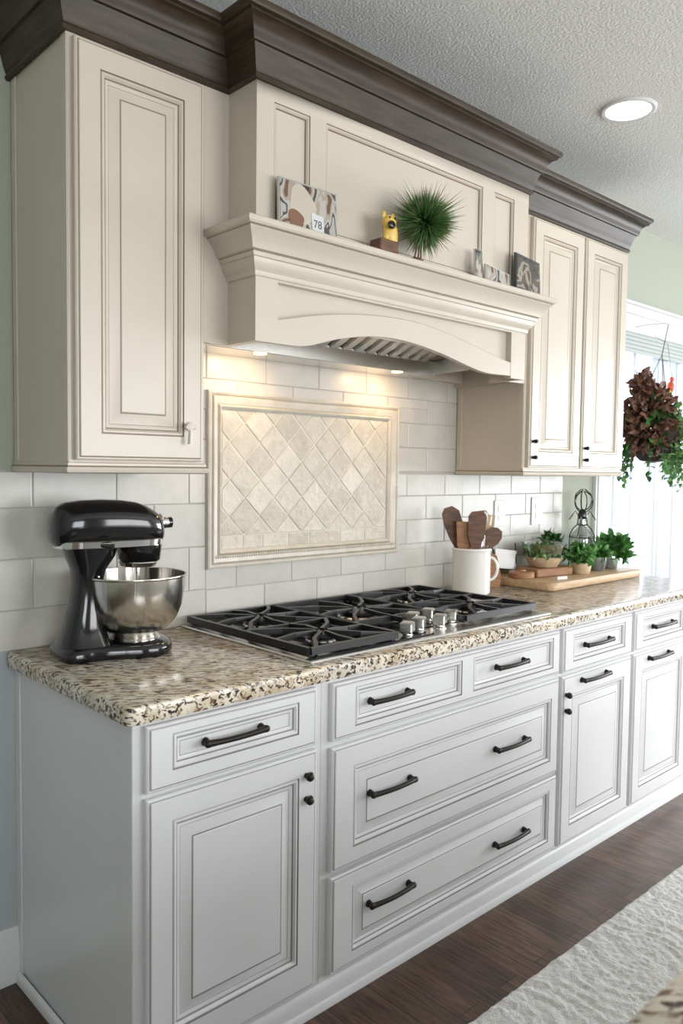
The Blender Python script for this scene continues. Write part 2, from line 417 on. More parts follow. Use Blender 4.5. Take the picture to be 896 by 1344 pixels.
# patio door with casing
mb = MB()
mb.box(2.935, DX0, -.022, 0, 0, 2.14, TRIMM, .003); mb.box(2.95, 3.07, -.028, -.022, 0, 2.14, TRIMM, .003)
mb.box(DX1, DX1+.15, -.022, 0, 0, 2.14, TRIMM, .003)
mb.box(2.92, DX1+.17, -.022, 0, 2.14, 2.235, TRIMM, .003)
mb.sweep([(2.92, 0), (2.92, -.022), (DX1+.17, -.022), (DX1+.17, 0)], [(0, 2.232), (.008, 2.235), (.012, 2.245), (.030, 2.262), (.034, 2.268), (.044, 2.27), (.044, 2.285), (0, 2.285)], lambda p, z: (p.x, p.y, z), TRIMM)
struct('trim_1', mb)
mb = MB(); fr = mat('door_frame', (.50, .53, .57), .4)
y0, y1 = .02, .075
for a, b in ((DX0, 3.125), (3.665, 3.715), (3.715, 3.79), (3.90, 3.945), (DX1-.05, DX1)): mb.box(a, b, y0, y1, .03, DZ, fr, .004)
mb.box(3.125, DX1-.05, y0, y1, 2.05, DZ, fr, .004); mb.box(3.125, DX1-.05, y0, y1, .03, .16, fr, .004)
for x in (3.235, 3.43): mb.box(x-.007, x+.007, .04, .055, .16, 2.05, fr, .002)
d1 = struct('door_1', mb)
mb = MB(); mb.box(3.125, 3.665, .046, .049, .16, 2.05, PANE); mb.box(3.79, 3.9, .046, .049, .16, 2.05, PANE); mb.box(3.945, DX1-.05, .046, .049, .16, 2.05, PANE)
g = mb.build('door_glass', d1)
mb = MB()
for i in range(5):
    mb.box(3.10, DX1-.02, -.016+.002*i, -.004+.002*i, 2.035+i*.022, 2.055+i*.022, LINEN, .002)
tag(mb.build('roller_blind'), 'pale grey fabric blind rolled up at the top of the patio door', 'blind')

# outside, overexposed
mb = MB(); mb.box(1, 12, .12, 9, -.3, -.1, mat('deck_boards', (.75, .76, .77), .7)); tag(mb.build('outdoor_deck'), kind='structure')
t = thing('deck_railing', 'pale deck railing outside seen through the patio door', 'railing', (6, 1.9, -.1))
mb = MB(); mb.box(3.2, 9, 2.55, 2.63, 1.20, 1.235, TRIMM, .004); mb.build('top_rail', t)
for i in range(24):
    mb = MB(); x = 3.4+i*.24; mb.box(x, x+.03, 2.575, 2.605, -.1, 1.20, TRIMM); mb.build('baluster', t)

# ------------------------------------------------------------------ tile backsplash
def tile(mb, poly, yb, yf, m, bev=.0022):
    """poly: xz points counter-clockwise seen from -Y, bevelled front"""
    n = len(poly); c = Vector((sum(p[0] for p in poly)/n, sum(p[1] for p in poly)/n))
    a = [mb.vert((p[0], yb, p[1])) for p in poly]
    b = [mb.vert((p[0], yf+bev*.6, p[1])) for p in poly]
    ins = []
    for p in poly:
        v = Vector(p)-c; L = v.length; ins.append(c+v*max(0, (L-bev*1.3)/L))
    d = [mb.vert((p.x, yf, p.y)) for p in ins]
    for i in range(n):
        j = (i+1) % n; mb.face([a[i], a[j], b[j], b[i]], m); mb.face([b[i], b[j], d[j], d[i]], m)
    mb.face(d, m)
mb = MB()
MX0, MX1, MZ0, MZ1 = .59, 1.462, 1.075, 1.632

for a, b, c, d in ((-.33, .592, .90, 1.372), (1.458, 2.64, .90, 1.372), (.592, 1.458, .90, 1.078), (.37, .592, 1.372, 1.765), (1.458, 1.815, 1.372, 1.765), (.592, 1.458, 1.629, 1.765)): mb.box(a, b, -.0068, -.0005, c, d, GROUTD)
def field(x0, x1, z0, z1, pitch, w, zo, xo, holes):
    g = .0017; r = 0; z = zo
    while z < z1:
        xs = xo+(w/2 if r % 2 else 0)
        while xs < x1:
            a, b, c, d = max(xs+g, x0), min(xs+w-g, x1), max(z+g, z0), min(z+pitch-g, z1)
            if b-a > .012 and d-c > .012:
                parts = [(a, b, c, d)]
                for (h0, h1, k0, k1) in holes:
                    out = []
                    for (a_, b_, c_, d_) in parts:
                        if b_ <= h0 or a_ >= h1 or d_ <= k0 or c_ >= k1: out.append((a_, b_, c_, d_)); continue
                        if c_ < k0: out.append((a_, b_, c_, k0))
                        if d_ > k1: out.append((a_, b_, k1, d_))
                        c2, d2 = max(c_, k0), min(d_, k1)
                        if a_ < h0: out.append((a_, h0, c2, d2))
                        if b_ > h1: out.append((h1, b_, c2, d2))
                    parts = out
                for (a_, b_, c_, d_) in parts:
                    if b_-a_ > .008 and d_-c_ > .008: tile(mb, [(a_, c_), (b_, c_), (b_, d_), (a_, d_)], -.003, -.009, TILE)
            xs += w
        z += pitch; r += 1
hole = [(MX0+.003, MX1-.003, MZ0+.003, MZ1-.003)]
field(-.33, .586, .902, 1.3715, .135, .241, .872, -.558, [])
field(.5877, 2.64, .902, 1.3715, .0945, .232, .815, .24, hole)
field(.372, 1.815, 1.3725, 1.765, .0945, .232, .815+.0945*5, .24-.116, hole)
tag(mb.build('tile_backsplash', ang=20), 'cream stone subway tile backsplash between countertop and upper cabinets', 'backsplash')

# framed diamond medallion
t = thing('tile_medallion', 'framed panel of diamond-laid travertine tiles on the backsplash above the cooktop', 'tile panel', (1.02, -.01, MZ0))
mb = MB()
ip = [(MX0+.055, MZ0+.052), (MX1-.062, MZ0+.052), (MX1-.062, MZ1-.058), (MX0+.055, MZ1-.058)]
prof = [(0, -.0095), (.004, -.016), (.009, -.019), (.013, -.016), (.0145, -.013), (.018, -.014), (.030, -.022), (.036, -.024), (.040, -.021), (.0415, -.018), (.044, -.021), (.050, -.024), (.056, -.021), (.058, -.003)]
mb.sweep(ip, prof, lambda p, y: (p.x, y, p.y), TFRAME, closed=True, gl=(4, 9), glm=mat('frame_groove', (.42, .36, .28), .6))
mb.build('frame', t, ang=30)
mb = MB()
for i in range(88):   # rope bead along the foot of the frame
    x = MX0+.03+i*(MX1-MX0-.06)/87
    mb.ellipsoid((x, -.0205, MZ0+.0325), .0045, .0045, .0055, TFRAME, 8, 5, Matrix.Rotation(.5, 3, 'Y'))
mb.build('rope_bead', t)
mb = MB(); IX0, IX1, IZ0, IZ1 = ip[0][0], ip[1][0], ip[0][1], ip[2][1]
mb.box(IX0-.002, IX1+.002, -.0080, -.003, IZ0-.002, IZ1+.002, GROUT)
g = .0016
x = IX0
ws = [.085, .08, .11, .095, .145, .125, .11]
for k, ww in enumerate(ws):
    b_ = min(x+ww, IX1)
    if b_-x > .01: tile(mb, [(x+g, IZ0+g), (b_-g, IZ0+g), (b_-g, IZ0+.042), (x+g, IZ0+.042)], -.0045, -.010, TILED)
    x += ww
def clip(poly, x0, x1, z0, z1):
    for ax, val, sg in ((0, x0, 1), (0, x1, -1), (1, z0, 1), (1, z1, -1)):
        out = []
        for i, p in enumerate(poly):
            q = poly[(i+1) % len(poly)]; a = (p[ax]-val)*sg; b = (q[ax]-val)*sg
            if a >= 0: out.append(p)
            if (a > 0 > b) or (a < 0 < b):
                s_ = a/(a-b); out.append((p[0]+(q[0]-p[0])*s_, p[1]+(q[1]-p[1])*s_))
        poly = out
        if len(poly) < 3: return []
    return poly
D = .060; q_ = D-.0024
for i in range(-1, 14):
    for j in range(-1, 9):
        for o_ in (0, 1):
            cx = IX0+.03+(i*2+o_)*D; cz = IZ0+.045+(j*2+o_)*D
            p = clip([(cx, cz-q_), (cx+q_, cz), (cx, cz+q_), (cx-q_, cz)], IX0+.001, IX1-.001, IZ0+.0455, IZ1-.001)
            if len(p) >= 3:
                A = abs(sum(p[a_][0]*p[(a_+1) % len(p)][1]-p[(a_+1) % len(p)][0]*p[a_][1] for a_ in range(len(p))))/2
                if A > 4e-4: tile(mb, p, -.0045, -.0095-random.random()*.0012, TILED, .003)
mb.build('tile_field', t, ang=20)

# outlets
def outlet(x0, x1, z0, z1, label):
    t = thing('wall_outlet', label, 'outlet', ((x0+x1)/2, -.009, z0), 'outlets on the backsplash')
    mb = MB(); mb.box(x0, x1, -.015, -.0095, z0, z1, PLAST, .002); mb.build('plate', t)
    c = (x0+x1)/2
    for k in (.32, .68):
        zc = z0+(z1-z0)*k
        mb = MB(); mb.box(c-.017, c+.017, -.0175, -.015, zc-.014, zc+.014, PLAST, .001)
        for dx in (-.006, .006): mb.box(c+dx-.001, c+dx+.001, -.0178, -.0174, zc-.004, zc+.005, BRONZE)
        mb.build('socket', t)
outlet(2.372, 2.462, 1.14, 1.27, 'white wall outlet on the backsplash above the bowl of greens')
outlet(2.085, 2.165, 1.145, 1.26, 'white wall outlet on the backsplash behind the wooden utensils')

# ------------------------------------------------------------------ base cabinets
YB, YD, ZT = -.633, -.653, .858
def base_cab(x0, x1, label, side=False):
    t = thing('base_cabinet', label, 'cabinet', ((x0+x1)/2, -.32, 0), 'base cabinets under the countertop')
    mb = MB()
    mb.box(x0+.0005, x1-.0005, YB, -.001, .0, ZT, PL)
    if side:  # stile and scribe lines of the end panel
        mb.box(-.004, .0005, YB-.002, YB+.045, .0, ZT, PL, .0015); mb.box(-.004, .0005, -.032, -.001, .0, ZT, PL, .0015)
    mb.build('carcass', t); return t
def add_front(t, name, rect, holes, raised=True, k=1.):
    mb = MB(); front(mb, rect, YD, .0195, holes, PL, GLL, raised, k)
    return mb.build(name, t, ang=25)
# cabinet 1
t = base_cab(0, .522, 'white base cabinet at the left end of the row, under the stand mixer', True)
d = add_front(t, 'drawer', (.022, .494, .703, .847), [(.082, .434, .742, .822)], False); pull(d, .240, .786, YD, .172)
d = add_front(t, 'door', (.022, .496, .082, .690), [(.082, .436, .160, .633)])
knob(d, .458, .634, YD); knob(d, .458, .575, YD)
# cabinet 2
t = base_cab(.522, 1.614, 'wide white base cabinet under the cooktop with three full-width drawers')
d = add_front(t, 'drawer', (.548, 1.604, .696, .845), [(.625, 1.066, .722, .826), (1.120, 1.560, .722, .826)], False)
pull(d, .750, .779, YD, .165); pull(d, 1.306, .779, YD, .165)
d = add_front(t, 'drawer', (.548, 1.604, .352, .678), [(.622, 1.556, .400, .618)]); pull(d, .761, .529, YD, .178); pull(d, 1.318, .517, YD, .178)
d = add_front(t, 'drawer', (.548, 1.604, .082, .338), [(.622, 1.556, .118, .298)], k=.8); pull(d, .762, .226, YD, .178); pull(d, 1.326, .208, YD, .178)
# cabinet 3 and 4
for i, (a, b, c, lab) in enumerate(((1.614, 1.627, 2.118, 'narrow white base cabinet right of the wide drawer cabinet'), (2.130, 2.143, 2.625, 'rightmost white base cabinet, partly outside the picture'))):
    t = base_cab(a, 2.130 if i == 0 else 2.835, lab)
    d = add_front(t, 'drawer', (b, c, .690, .846), [(b+.06, c-.06, .724, .820)], False); pull(d, (1.846, 2.366)[i], .775, YD, .19)
    d = add_front(t, 'door', (b, c, .075, .678), [(b+.06, c-.06, .135, .610)]); pull(d, (1.832, 2.342)[i], .650, YD, .19)
    if i == 0: knob(d, 1.645, .614, YD); knob(d, 1.645, .558, YD)
# plinth moulding around the foot
mb = MB(); prof = [(0.0005, 0), (.020, 0), (.0195, .010), (.016, .017), (.010, .020), (.010, .052), (.007, .058), (.004, .062), (0.0005, .064)]
prof2 = [(.0045, 0), (.014, 0), (.0135, .018), (.010, .026), (.0045, .030)]
mb.sweep([(0, YB), (2.835, YB)], prof, lambda p, z: (p.x, p.y, z), PL)
mb.sweep([(0, -.018), (0, YB)], prof2, lambda p, z: (p.x, p.y, z), PL)
tag(mb.build('trim_2'), kind='structure')

# countertop
def slab(x0, x1, y0, y1, z0, z1, m, r=.008, rc=.02):
    mb = MB(); rgs = []
    def ring(ins, z):
        pts = []
        for cx, cy, a0 in ((x1-rc, y1-rc, 0), (x0+rc, y1-rc, 90), (x0+rc, y0+rc, 180), (x1-rc, y0+rc, 270)):
            for k in range(6):
                a = R(a0+k*18); pts.append((cx+(rc-ins)*math.cos(a), cy+(rc-ins)*math.sin(a), z))
        return pts
    for ins, z in ((r, z0), (r*.3, z0+r*.3), (0, z0+r), (0, z1-r), (r*.3, z1-r*.3), (r, z1)): rgs.append(ring(ins, z))
    mb.loft(rgs, m); return mb
tag(slab(-.030, 2.86, -.665, -.004, .8585, .900, GRAN).build('countertop'), 'speckled beige granite countertop along the tiled wall', 'countertop')

# ------------------------------------------------------------------ upper cabinets
YU, YUD = -.335, -.355
def upper(name_label, x0, x1, z0, z1, left=True):
    t = thing('wall_cabinet', name_label, 'cabinet', ((x0+x1)/2, -.17, z0), 'wall cabinets beside the hood')
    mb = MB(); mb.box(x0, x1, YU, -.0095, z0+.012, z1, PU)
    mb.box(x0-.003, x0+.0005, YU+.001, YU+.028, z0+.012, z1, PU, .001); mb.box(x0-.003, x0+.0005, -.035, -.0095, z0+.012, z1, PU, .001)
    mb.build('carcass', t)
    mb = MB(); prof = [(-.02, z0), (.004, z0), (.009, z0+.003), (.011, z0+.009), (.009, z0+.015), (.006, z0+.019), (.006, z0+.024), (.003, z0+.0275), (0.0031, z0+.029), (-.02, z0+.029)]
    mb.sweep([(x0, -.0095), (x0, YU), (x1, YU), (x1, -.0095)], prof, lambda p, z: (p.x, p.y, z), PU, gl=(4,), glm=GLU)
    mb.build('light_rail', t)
    return t
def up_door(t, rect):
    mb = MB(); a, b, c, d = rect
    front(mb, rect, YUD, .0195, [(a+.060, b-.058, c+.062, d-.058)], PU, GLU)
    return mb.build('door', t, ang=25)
t = upper('tall warm-lit wall cabinet above the stand mixer, left of the hood', 0, .364, 1.372, 2.376)
d = up_door(t, (.010, .352, 1.404, 2.358))
mb = MB(); mb.lathe([(0, 0), (.006, 0), (.005, .010), (.012, .015), (.012, .021), (0, .025)], PU, (.300, YUD, 1.492), 14, Matrix.Rotation(R(90), 3, 'X'))
mb.tube([(.300, YUD-.018, 1.492), (.300, YUD-.020, 1.475), (.300, YUD-.018, 1.448)], [.005, .0045, .006], PU, 8); mb.box(.285, .318, YUD-.022, YUD-.012, 1.486, 1.494, PU, .002)
mb.build('knob', d)
t = upper('warm-lit double-door wall cabinet right of the hood, beside the patio door', 1.818, 2.577, 1.372, 2.376)
d = up_door(t, (1.832, 2.200, 1.404, 2.358)); knob(d, 1.852, 1.506, YUD, s=.8); knob(d, 1.852, 1.444, YUD, s=.8)
d = up_door(t, (2.214, 2.566, 1.404, 2.358)); knob(d, 2.234, 1.489, YUD, s=.8); knob(d, 2.234, 1.440, YUD, s=.8)

# ------------------------------------------------------------------ range hood
HX0, HX1, YH, ZH = .440, 1.636, -.457, 1.716
t = thing('range_hood', 'warm-lit wooden mantel range hood with arched valance above the cooktop', 'range hood', (1.04, -.2, ZH))
mb = MB()
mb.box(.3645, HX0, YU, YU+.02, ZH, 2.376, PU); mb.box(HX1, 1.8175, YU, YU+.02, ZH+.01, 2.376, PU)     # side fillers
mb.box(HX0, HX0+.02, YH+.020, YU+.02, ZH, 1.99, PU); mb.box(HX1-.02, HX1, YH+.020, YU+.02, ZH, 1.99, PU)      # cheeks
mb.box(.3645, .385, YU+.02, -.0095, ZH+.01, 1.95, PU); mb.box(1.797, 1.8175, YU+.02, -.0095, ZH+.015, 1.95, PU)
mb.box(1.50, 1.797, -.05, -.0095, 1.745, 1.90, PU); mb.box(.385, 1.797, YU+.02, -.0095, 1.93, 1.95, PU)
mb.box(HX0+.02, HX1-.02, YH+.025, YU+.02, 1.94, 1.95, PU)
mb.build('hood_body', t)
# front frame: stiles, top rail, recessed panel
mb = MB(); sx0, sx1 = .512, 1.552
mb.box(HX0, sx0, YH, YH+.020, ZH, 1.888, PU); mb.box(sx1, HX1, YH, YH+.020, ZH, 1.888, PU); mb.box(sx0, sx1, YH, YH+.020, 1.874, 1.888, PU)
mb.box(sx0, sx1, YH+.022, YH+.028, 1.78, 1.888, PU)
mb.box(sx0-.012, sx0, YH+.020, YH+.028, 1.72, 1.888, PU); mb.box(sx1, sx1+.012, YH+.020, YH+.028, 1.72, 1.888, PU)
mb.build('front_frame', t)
# arched valance
lo = [(.512, 1.716), (.59, 1.717), (.625, 1.722), (.68, 1.740), (.75, 1.759), (.84, 1.776), (.93, 1.783), (1.0, 1.782), (1.07, 1.776), (1.15, 1.766), (1.22, 1.754), (1.30, 1.738), (1.36, 1.727), (1.42, 1.720), (1.552, 1.724)]
hi = [(.512, 1.778), (.60, 1.800), (.70, 1.820), (.80, 1.834), (.90, 1.843), (1.0, 1.847), (1.10, 1.843), (1.2, 1.832), (1.3, 1.815), (1.4, 1.797), (1.48, 1.782), (1.552, 1.770)]
mb = MB(); n = 60
def ev(c, x):
    for (a, b), (c_, d_) in zip(c, c[1:]):
        if x <= c_+1e-9: return b+(d_-b)*(x-a)/(c_-a)
    return c[-1][1]
def sm(c, x): return sum(ev(c, min(max(x+k*.012, c[0][0]), c[-1][0])) for k in range(-3, 4))/7
xs = [sx0+(sx1-sx0)*i/n for i in range(n+1)]
yv0, yv1 = YH+.001, YH+.021
rA = []
for x in xs:
    zl, zh = sm(lo, x), sm(hi, x)
    rA.append([(x, yv1, zl), (x, yv0, zl), (x, yv0, zh-.003), (x, yv0+.003, zh), (x, yv1, zh)])
mb.loft(rA, PU); mb.build('valance', t, ang=25)
# mantel shelf
mb = MB()
prof = [(-.012, 1.880), (.004, 1.880), (.007, 1.886), (.007, 1.892), (.011, 1.897), (.018, 1.905), (.021, 1.914), (.0225, 1.921), (.027, 1.923), (.030, 1.932), (.031, 1.9325), (.031, 1.9345), (.038, 1.937), (.043, 1.950), (.052, 1.965), (.064, 1.977), (.067, 1.980), (.0672, 1.981), (.067, 1.983), (.074, 1.985), (.0775, 1.990), (.0775, 2.001), (.075, 2.004), (-.012, 2.004)]
pth = [(HX0, YU-.0005), (HX0, YH), (HX1, YH), (HX1, YU-.0005)]
mb.sweep(pth, prof, lambda p, z: (p.x, p.y, z), PU, gl=(10, 17), glm=GLU)
mb.build('mantel_shelf', t, ang=30)
# chimney panel with three recessed panels
mb = MB(); z0, z1 = 2.0035, 2.376
mb.box(HX0, HX1, YH+.012, YU+.02, z0, z1, PU)
def Qc(a, b, c, d): mb.quad((a, YH, c), (b, YH, c), (b, YH, d), (a, YH, d), PU)
hs = [(.496, .618), (.676, 1.372), (1.436, 1.550)]; hz0, hz1 = 2.03, 2.328
Qc(HX0, HX1, z0, hz0); Qc(HX0, HX1, hz1, z1)
e_ = [HX0]+[v for h in hs for v in h]+[HX1]
for i in range(0, len(e_), 2): Qc(e_[i], e_[i+1], hz0, hz1)
for a, b in hs:
    rings(mb, (a, b, hz0, hz1), [(0, YH, PU), (.001, YH+.002, GLU), (.0024, YH+.002, GLU), (.006, YH+.001, PU), (.010, YH+.006, PU), (.0115, YH+.009, GLU), (.013, YH+.009, GLU)], PU)
for x, sgn in ((HX0, 1), (HX1, -1)): mb.quad((x, YH, z0), (x, YH+.012, z0), (x, YH+.012, z1), (x, YH, z1), PU)
mb.build('chimney_panel', t, ang=25)
# stainless liner with baffle filters and two lamps
mb = MB()
mb.box(.387, 1.50, -.150, -.0115, 1.742, 1.748, STEEL, .001); mb.box(.387, 1.50, -.153, -.147, 1.742, 1.795, STEEL, .001)
mb.box(.387, .50, -.310, -.150, 1.742, 1.748, STEEL, .001); mb.box(1.49, 1.50, -.32, -.0115, 1.748, 1.80, STEEL)
mb.build('liner', t)
mb = MB(); n = 17
for i in range(n):
    x = .52+i*.056
    f = lambda u, dz: (x+u, 0, dz)
    rg = []
    for y, z in ((-.155, 1.800), (-.33, 1.872)):
        rg.append([(x, y, z), (x+.004, y, z-.012), (x+.034, y, z-.012), (x+.040, y, z), (x+.034, y, z-.008), (x+.006, y, z-.008)])
    mb.loft(rg, STEEL)
mb.build('baffle_filter', t, ang=20)
mb = MB(); mb.box(.50, 1.49, -.34, -.10, 1.895, 1.90, IRON); mb.build('filter_back', t)
for x in (.70, 1.315):
    mb = MB(); mb.lathe([(0, 0), (.020, 0), (.020, -.003), (0, -.003)], mat('bulb_glow', (1, .8, .5), .5, emis=((1, .72, .42), 3)), (x, -.135, 1.742), 20); mb.build('hood_lamp', t)
    l = bpy.data.lights.new('hood_lamp_light', 'AREA'); l.shape = 'DISK'; l.size = .036; l.energy = .85; l.color = (1, .66, .36)
    o = bpy.data.objects.new('hood_lamp_light', l); COL.objects.link(o); o.location = (x, -.135, 1.7375); o.rotation_euler = (R(16), 0, 0)

# ------------------------------------------------------------------ crown moulding
mb = MB()
prof = [(.0005, 2.366), (.008, 2.366), (.012, 2.371), (.012, 2.376), (.008, 2.381), (.010, 2.384), (.015, 2.398), (.022, 2.424), (.028, 2.436), (.029, 2.439), (.037, 2.440), (.040, 2.446), (.041, 2.456), (.046, 2.469), (.056, 2.480), (.067, 2.485), (.070, 2.486), (.070, 2.492), (.079, 2.495), (.082, 2.502), (.082, 2.512), (.0005, 2.512)]
pth = [(-.003, -.001), (-.003, YU), (HX0, YU), (HX0, YH), (HX1, YH), (HX1, YU), (2.577, YU), (2.577, -.001)]
mb.sweep(pth, prof, lambda p, z: (p.x, p.y, z), CROWN)
mb.box(-.003, 2.577, YU+.001, -.001, 2.377, 2.510, CROWN); mb.box(HX0, HX1, YH+.001, YU, 2.377, 2.510, CROWN)
tag(mb.build('crown_moulding', ang=30), 'dark brown stained crown moulding stepping along the tops of the cabinets and hood', 'moulding')

# ------------------------------------------------------------------ cooktop
CX0, CX1, CY0, CY1 = .492, 1.580, -.628, -.018
t = thing('gas_cooktop', 'stainless gas cooktop with black cast iron grates set into the granite', 'cooktop', (1.03, -.32, .9))
mb = MB(); mb.box(CX0, CX1, CY0, CY1, .9003, .908, STEELP, .003); mb.build('steel_tray', t)
mb = MB(); mb.box(CX0+.03, CX1-.03, CY0+.095, CY1-.012, .908, .912, BLACKG, .0015); mb.box(CX0+.03, .99, CY0+.02, CY0+.095, .908, .912, BLACKG, .0015); mb.build('black_pan', t)
def grate(x0, x1, y0, y1, burners):
    mb = MB(); z = .936; r = .0065
    def bar(p, q, z0=z, z1=z, w=.014, h=.015):
        p = Vector((*p, z0)); q = Vector((*q, z1)); d = (q-p); L = d.length; d.normalize()
        sd = Vector((-d.y, d.x, 0)); sd.normalize()
        rg = []
        for c in (p, q):
            rg.append([c+sd*w/2-Vector((0, 0, h)), c-sd*w/2-Vector((0, 0, h)), c-sd*w*.4, c+sd*w*.4])
        mb.loft(rg, IRON)
    for a, b in (((x0, y0), (x1, y0)), ((x1, y0), (x1, y1)), ((x1, y1), (x0, y1)), ((x0, y1), (x0, y0))): bar(a, b, w=.016, h=.018)
    for a in (x0+.01, x1-.01):
        for b in (y0+.01, y1-.01): mb.box(a-.008, a+.008, b-.008, b+.008, .912, .925, IRON)
    if len(burners) > 1: bar((x0, (y0+y1)/2), (x1, (y0+y1)/2), w=.014)
    for (bx, by, br) in burners:
        lx = min(bx-x0, x1-bx); ly = (y1-y0)/2/len(burners)
        for k in range(8):
            a = k*math.pi/4
            ca, sa = math.cos(a), math.sin(a); tt = min(lx/abs(ca) if abs(ca) > 1e-6 else 9, ly/abs(sa) if abs(sa) > 1e-6 else 9)
            e = (bx+ca*tt, by+sa*tt); s_ = (bx+ca*br*.55, by+sa*br*.55)
            m1 = (bx+ca*(tt*.55)+(.012*sa), by+sa*(tt*.55)-.012*ca)
            bar(e, m1, z, z+.004); bar(m1, s_, z+.004, z+.005, w=.013, h=.012)
    o = mb.build('grate', t, ang=30)
def burner(x, y, r):
    mb = MB(); mb.lathe([(0, .912), (r*1.15, .912), (r*1.1, .918), (r*.8, .920), (r*.8, .924), (r, .925), (r, .931), (r*.85, .934), (0, .934)], IRON, (x, y, 0), 28)
    mb.lathe([(r*1.18, .912), (r*1.25, .912), (r*1.2, .915), (r*1.12, .916), (r*1.18, .912)], STEEL, (x, y, 0), 28)
    b = mb.build('burner', t)
    mb = MB(); mb.tube([(x+r*1.2, y-.02, .912), (x+r*1.2, y-.02, .928)], .003, CERAM, 8); mb.build('igniter', b)
gx = [CX0+.018, .835, 1.175, CX1-.018]
yb1, yb2 = CY0+.025, CY1-.020
ym = (yb1+yb2)/2
B = [((gx[0]+gx[1])/2, yb1+(yb2-yb1)*.25, .036), ((gx[0]+gx[1])/2, yb1+(yb2-yb1)*.75, .042)]
grate(gx[0], gx[1]-.004, yb1, yb2, B); [burner(*b) for b in B]
B = [((gx[1]+gx[2])/2, -.27, .055)]
grate(gx[1]+.002, gx[2]-.004, -.42, yb2, B); [burner(*b) for b in B]
B = [((gx[2]+gx[3])/2, yb1+.03+(yb2-yb1-.03)*.25, .036), ((gx[2]+gx[3])/2, yb1+.03+(yb2-yb1-.03)*.75, .04)]
grate(gx[2]+.002, gx[3], yb1+.03, yb2, B); [burner(*b) for b in B]
for (kx, ky) in ((.905, -.575), (.990, -.545), (1.075, -.555), (1.160, -.530), (1.035, -.480), (1.125, -.465)):
    mb = MB(); mb.lathe([(.021, .908), (.021, .911), (.016, .914), (.015, .926), (.0165, .930), (.0165, .938), (.013, .941), (0, .941)], STEEL, (kx, ky, 0), 22)
    T = Matrix.Translation((kx, ky, 0)) @ Matrix.Rotation(.5, 4, 'Z')
    mb.box(-.022, .022, -.019, .019, .919, .950, STEEL, .004, T); mb.build('control_knob', t)

# ------------------------------------------------------------------ stand mixer
MXP = Vector((.240, -.195, .9)); TH = R(-7)
t = thing('stand_mixer', 'black stand mixer with a stainless bowl on the left end of the countertop', 'stand mixer', tuple(MXP))
MT = Matrix.Translation(MXP) @ Matrix.Rotation(TH, 4, 'Z') @ Matrix.Scale(1.10, 4) @ Matrix.Diagonal((.76, .93, 1, 1))
def sect(x, w_, zt, zb, e=2.4, n=28, tilt=0):
    c = (zt+zb)/2; h = (zt-zb)/2; out = []
    for k in range(n):
        a = 2*math.pi*k/n; ca, sa = math.cos(a), math.sin(a)
        out.append(MT @ Vector((x+tilt*sa, w_*math.copysign(abs(ca)**(2/e), ca), c+h*math.copysign(abs(sa)**(2/e), sa))))
    return out
def horiz(z, x0, x1, w_, e=2.6, n=28):
    c = (x0+x1)/2; h = (x1-x0)/2
    return [MT @ Vector((c+h*math.copysign(abs(math.cos(a))**(2/e), math.cos(a)), w_*math.copysign(abs(math.sin(a))**(2/e), math.sin(a)), z)) for a in [2*math.pi*k/n for k in range(n)]]
# local: bowl axis x=0, rear x=-.235, head nose x=.085
def foot_outline(s_, z):
    pts = []
    A = [(-.250, .0), (-.248, .045), (-.238, .070), (-.215, .082), (-.17, .080), (-.12, .082), (-.07, .095), (-.03, .108), (.02, .112), (.06, .100), (.09, .072), (.108, .035), (.112, 0)]
    full = A + [(x, -y) for x, y in A[-2:0:-1]]
    return [MT @ Vector(((x+.07)*s_-.07, y*s_, z)) for x, y in full]
mb = MB(); mb.loft([foot_outline(.97, 0), foot_outline(1, .006), foot_outline(1, .018), foot_outline(.97, .026), foot_outline(.90, .031)], BLACKG); mb.build('base', t, ang=50)
mb = MB()
mb.loft([horiz(.020, -.246, -.075, .078), horiz(.040, -.238, -.090, .066), horiz(.075, -.222, -.105, .054), horiz(.12, -.205, -.112, .047), horiz(.17, -.196, -.110, .045), horiz(.205, -.198, -.098, .050), horiz(.235, -.215, -.070, .057), horiz(.259, -.225, -.06, .060)], BLACKG)
mb.build('column', t, ang=60)
mb = MB()
hd = [(a, b, c*.86+.058, d+.017) for a, b, c, d in [(-.262, .008, .300, .275), (-.258, .032, .322, .252), (-.245, .050, .340, .240), (-.22, .061, .352, .238), (-.17, .067, .3585, .238), (-.11, .068, .360, .238), (-.05, .067, .358, .238), (0, .0655, .352, .238), (.03, .062, .343, .238), (.06, .055, .328, .238), (.078, .044, .314, .240), (.088, .030, .300, .248), (.091, .010, .288, .262)]]
mb.loft([sect(x, w_, zt, zb) for x, w_, zt, zb in hd], BLACKG); mb.build('motor_head', t, ang=60)
mb = MB(); mb.loft([horiz(.256, -.248, .0835, .0635, 3), horiz(.258, -.250, .0855, .0665, 3), horiz(.272, -.250, .0860, .0690, 3), horiz(.274, -.248, .084, .067, 3)], CHROME); mb.build('trim_band', t, ang=40)
mb = MB(); mb.loft([horiz(.214, -.030, .066, .046), horiz(.222, -.045, .078, .056), horiz(.258, -.055, .0835, .060)], BLACKG); mb.build('planetary_housing', t, ang=50)
mb = MB(); mb.loft([horiz(.205, -.035, .055, .044, 2), horiz(.206, -.042, .066, .052, 2), horiz(.216, -.047, .073, .057, 2), horiz(.218, -.046, .072, .056, 2)], CHROME); mb.build('chrome_ring', t, ang=40)
mb = MB(); RX = Matrix.Rotation(R(90), 3, 'Y')
def hub(prof, m):
    rgs = [[MT @ (Vector((x, r_*math.cos(q), .308+r_*math.sin(q)))) for q in [2*math.pi*k/20 for k in range(20)]] for r_, x in prof]
    mb.loft(rgs, m)
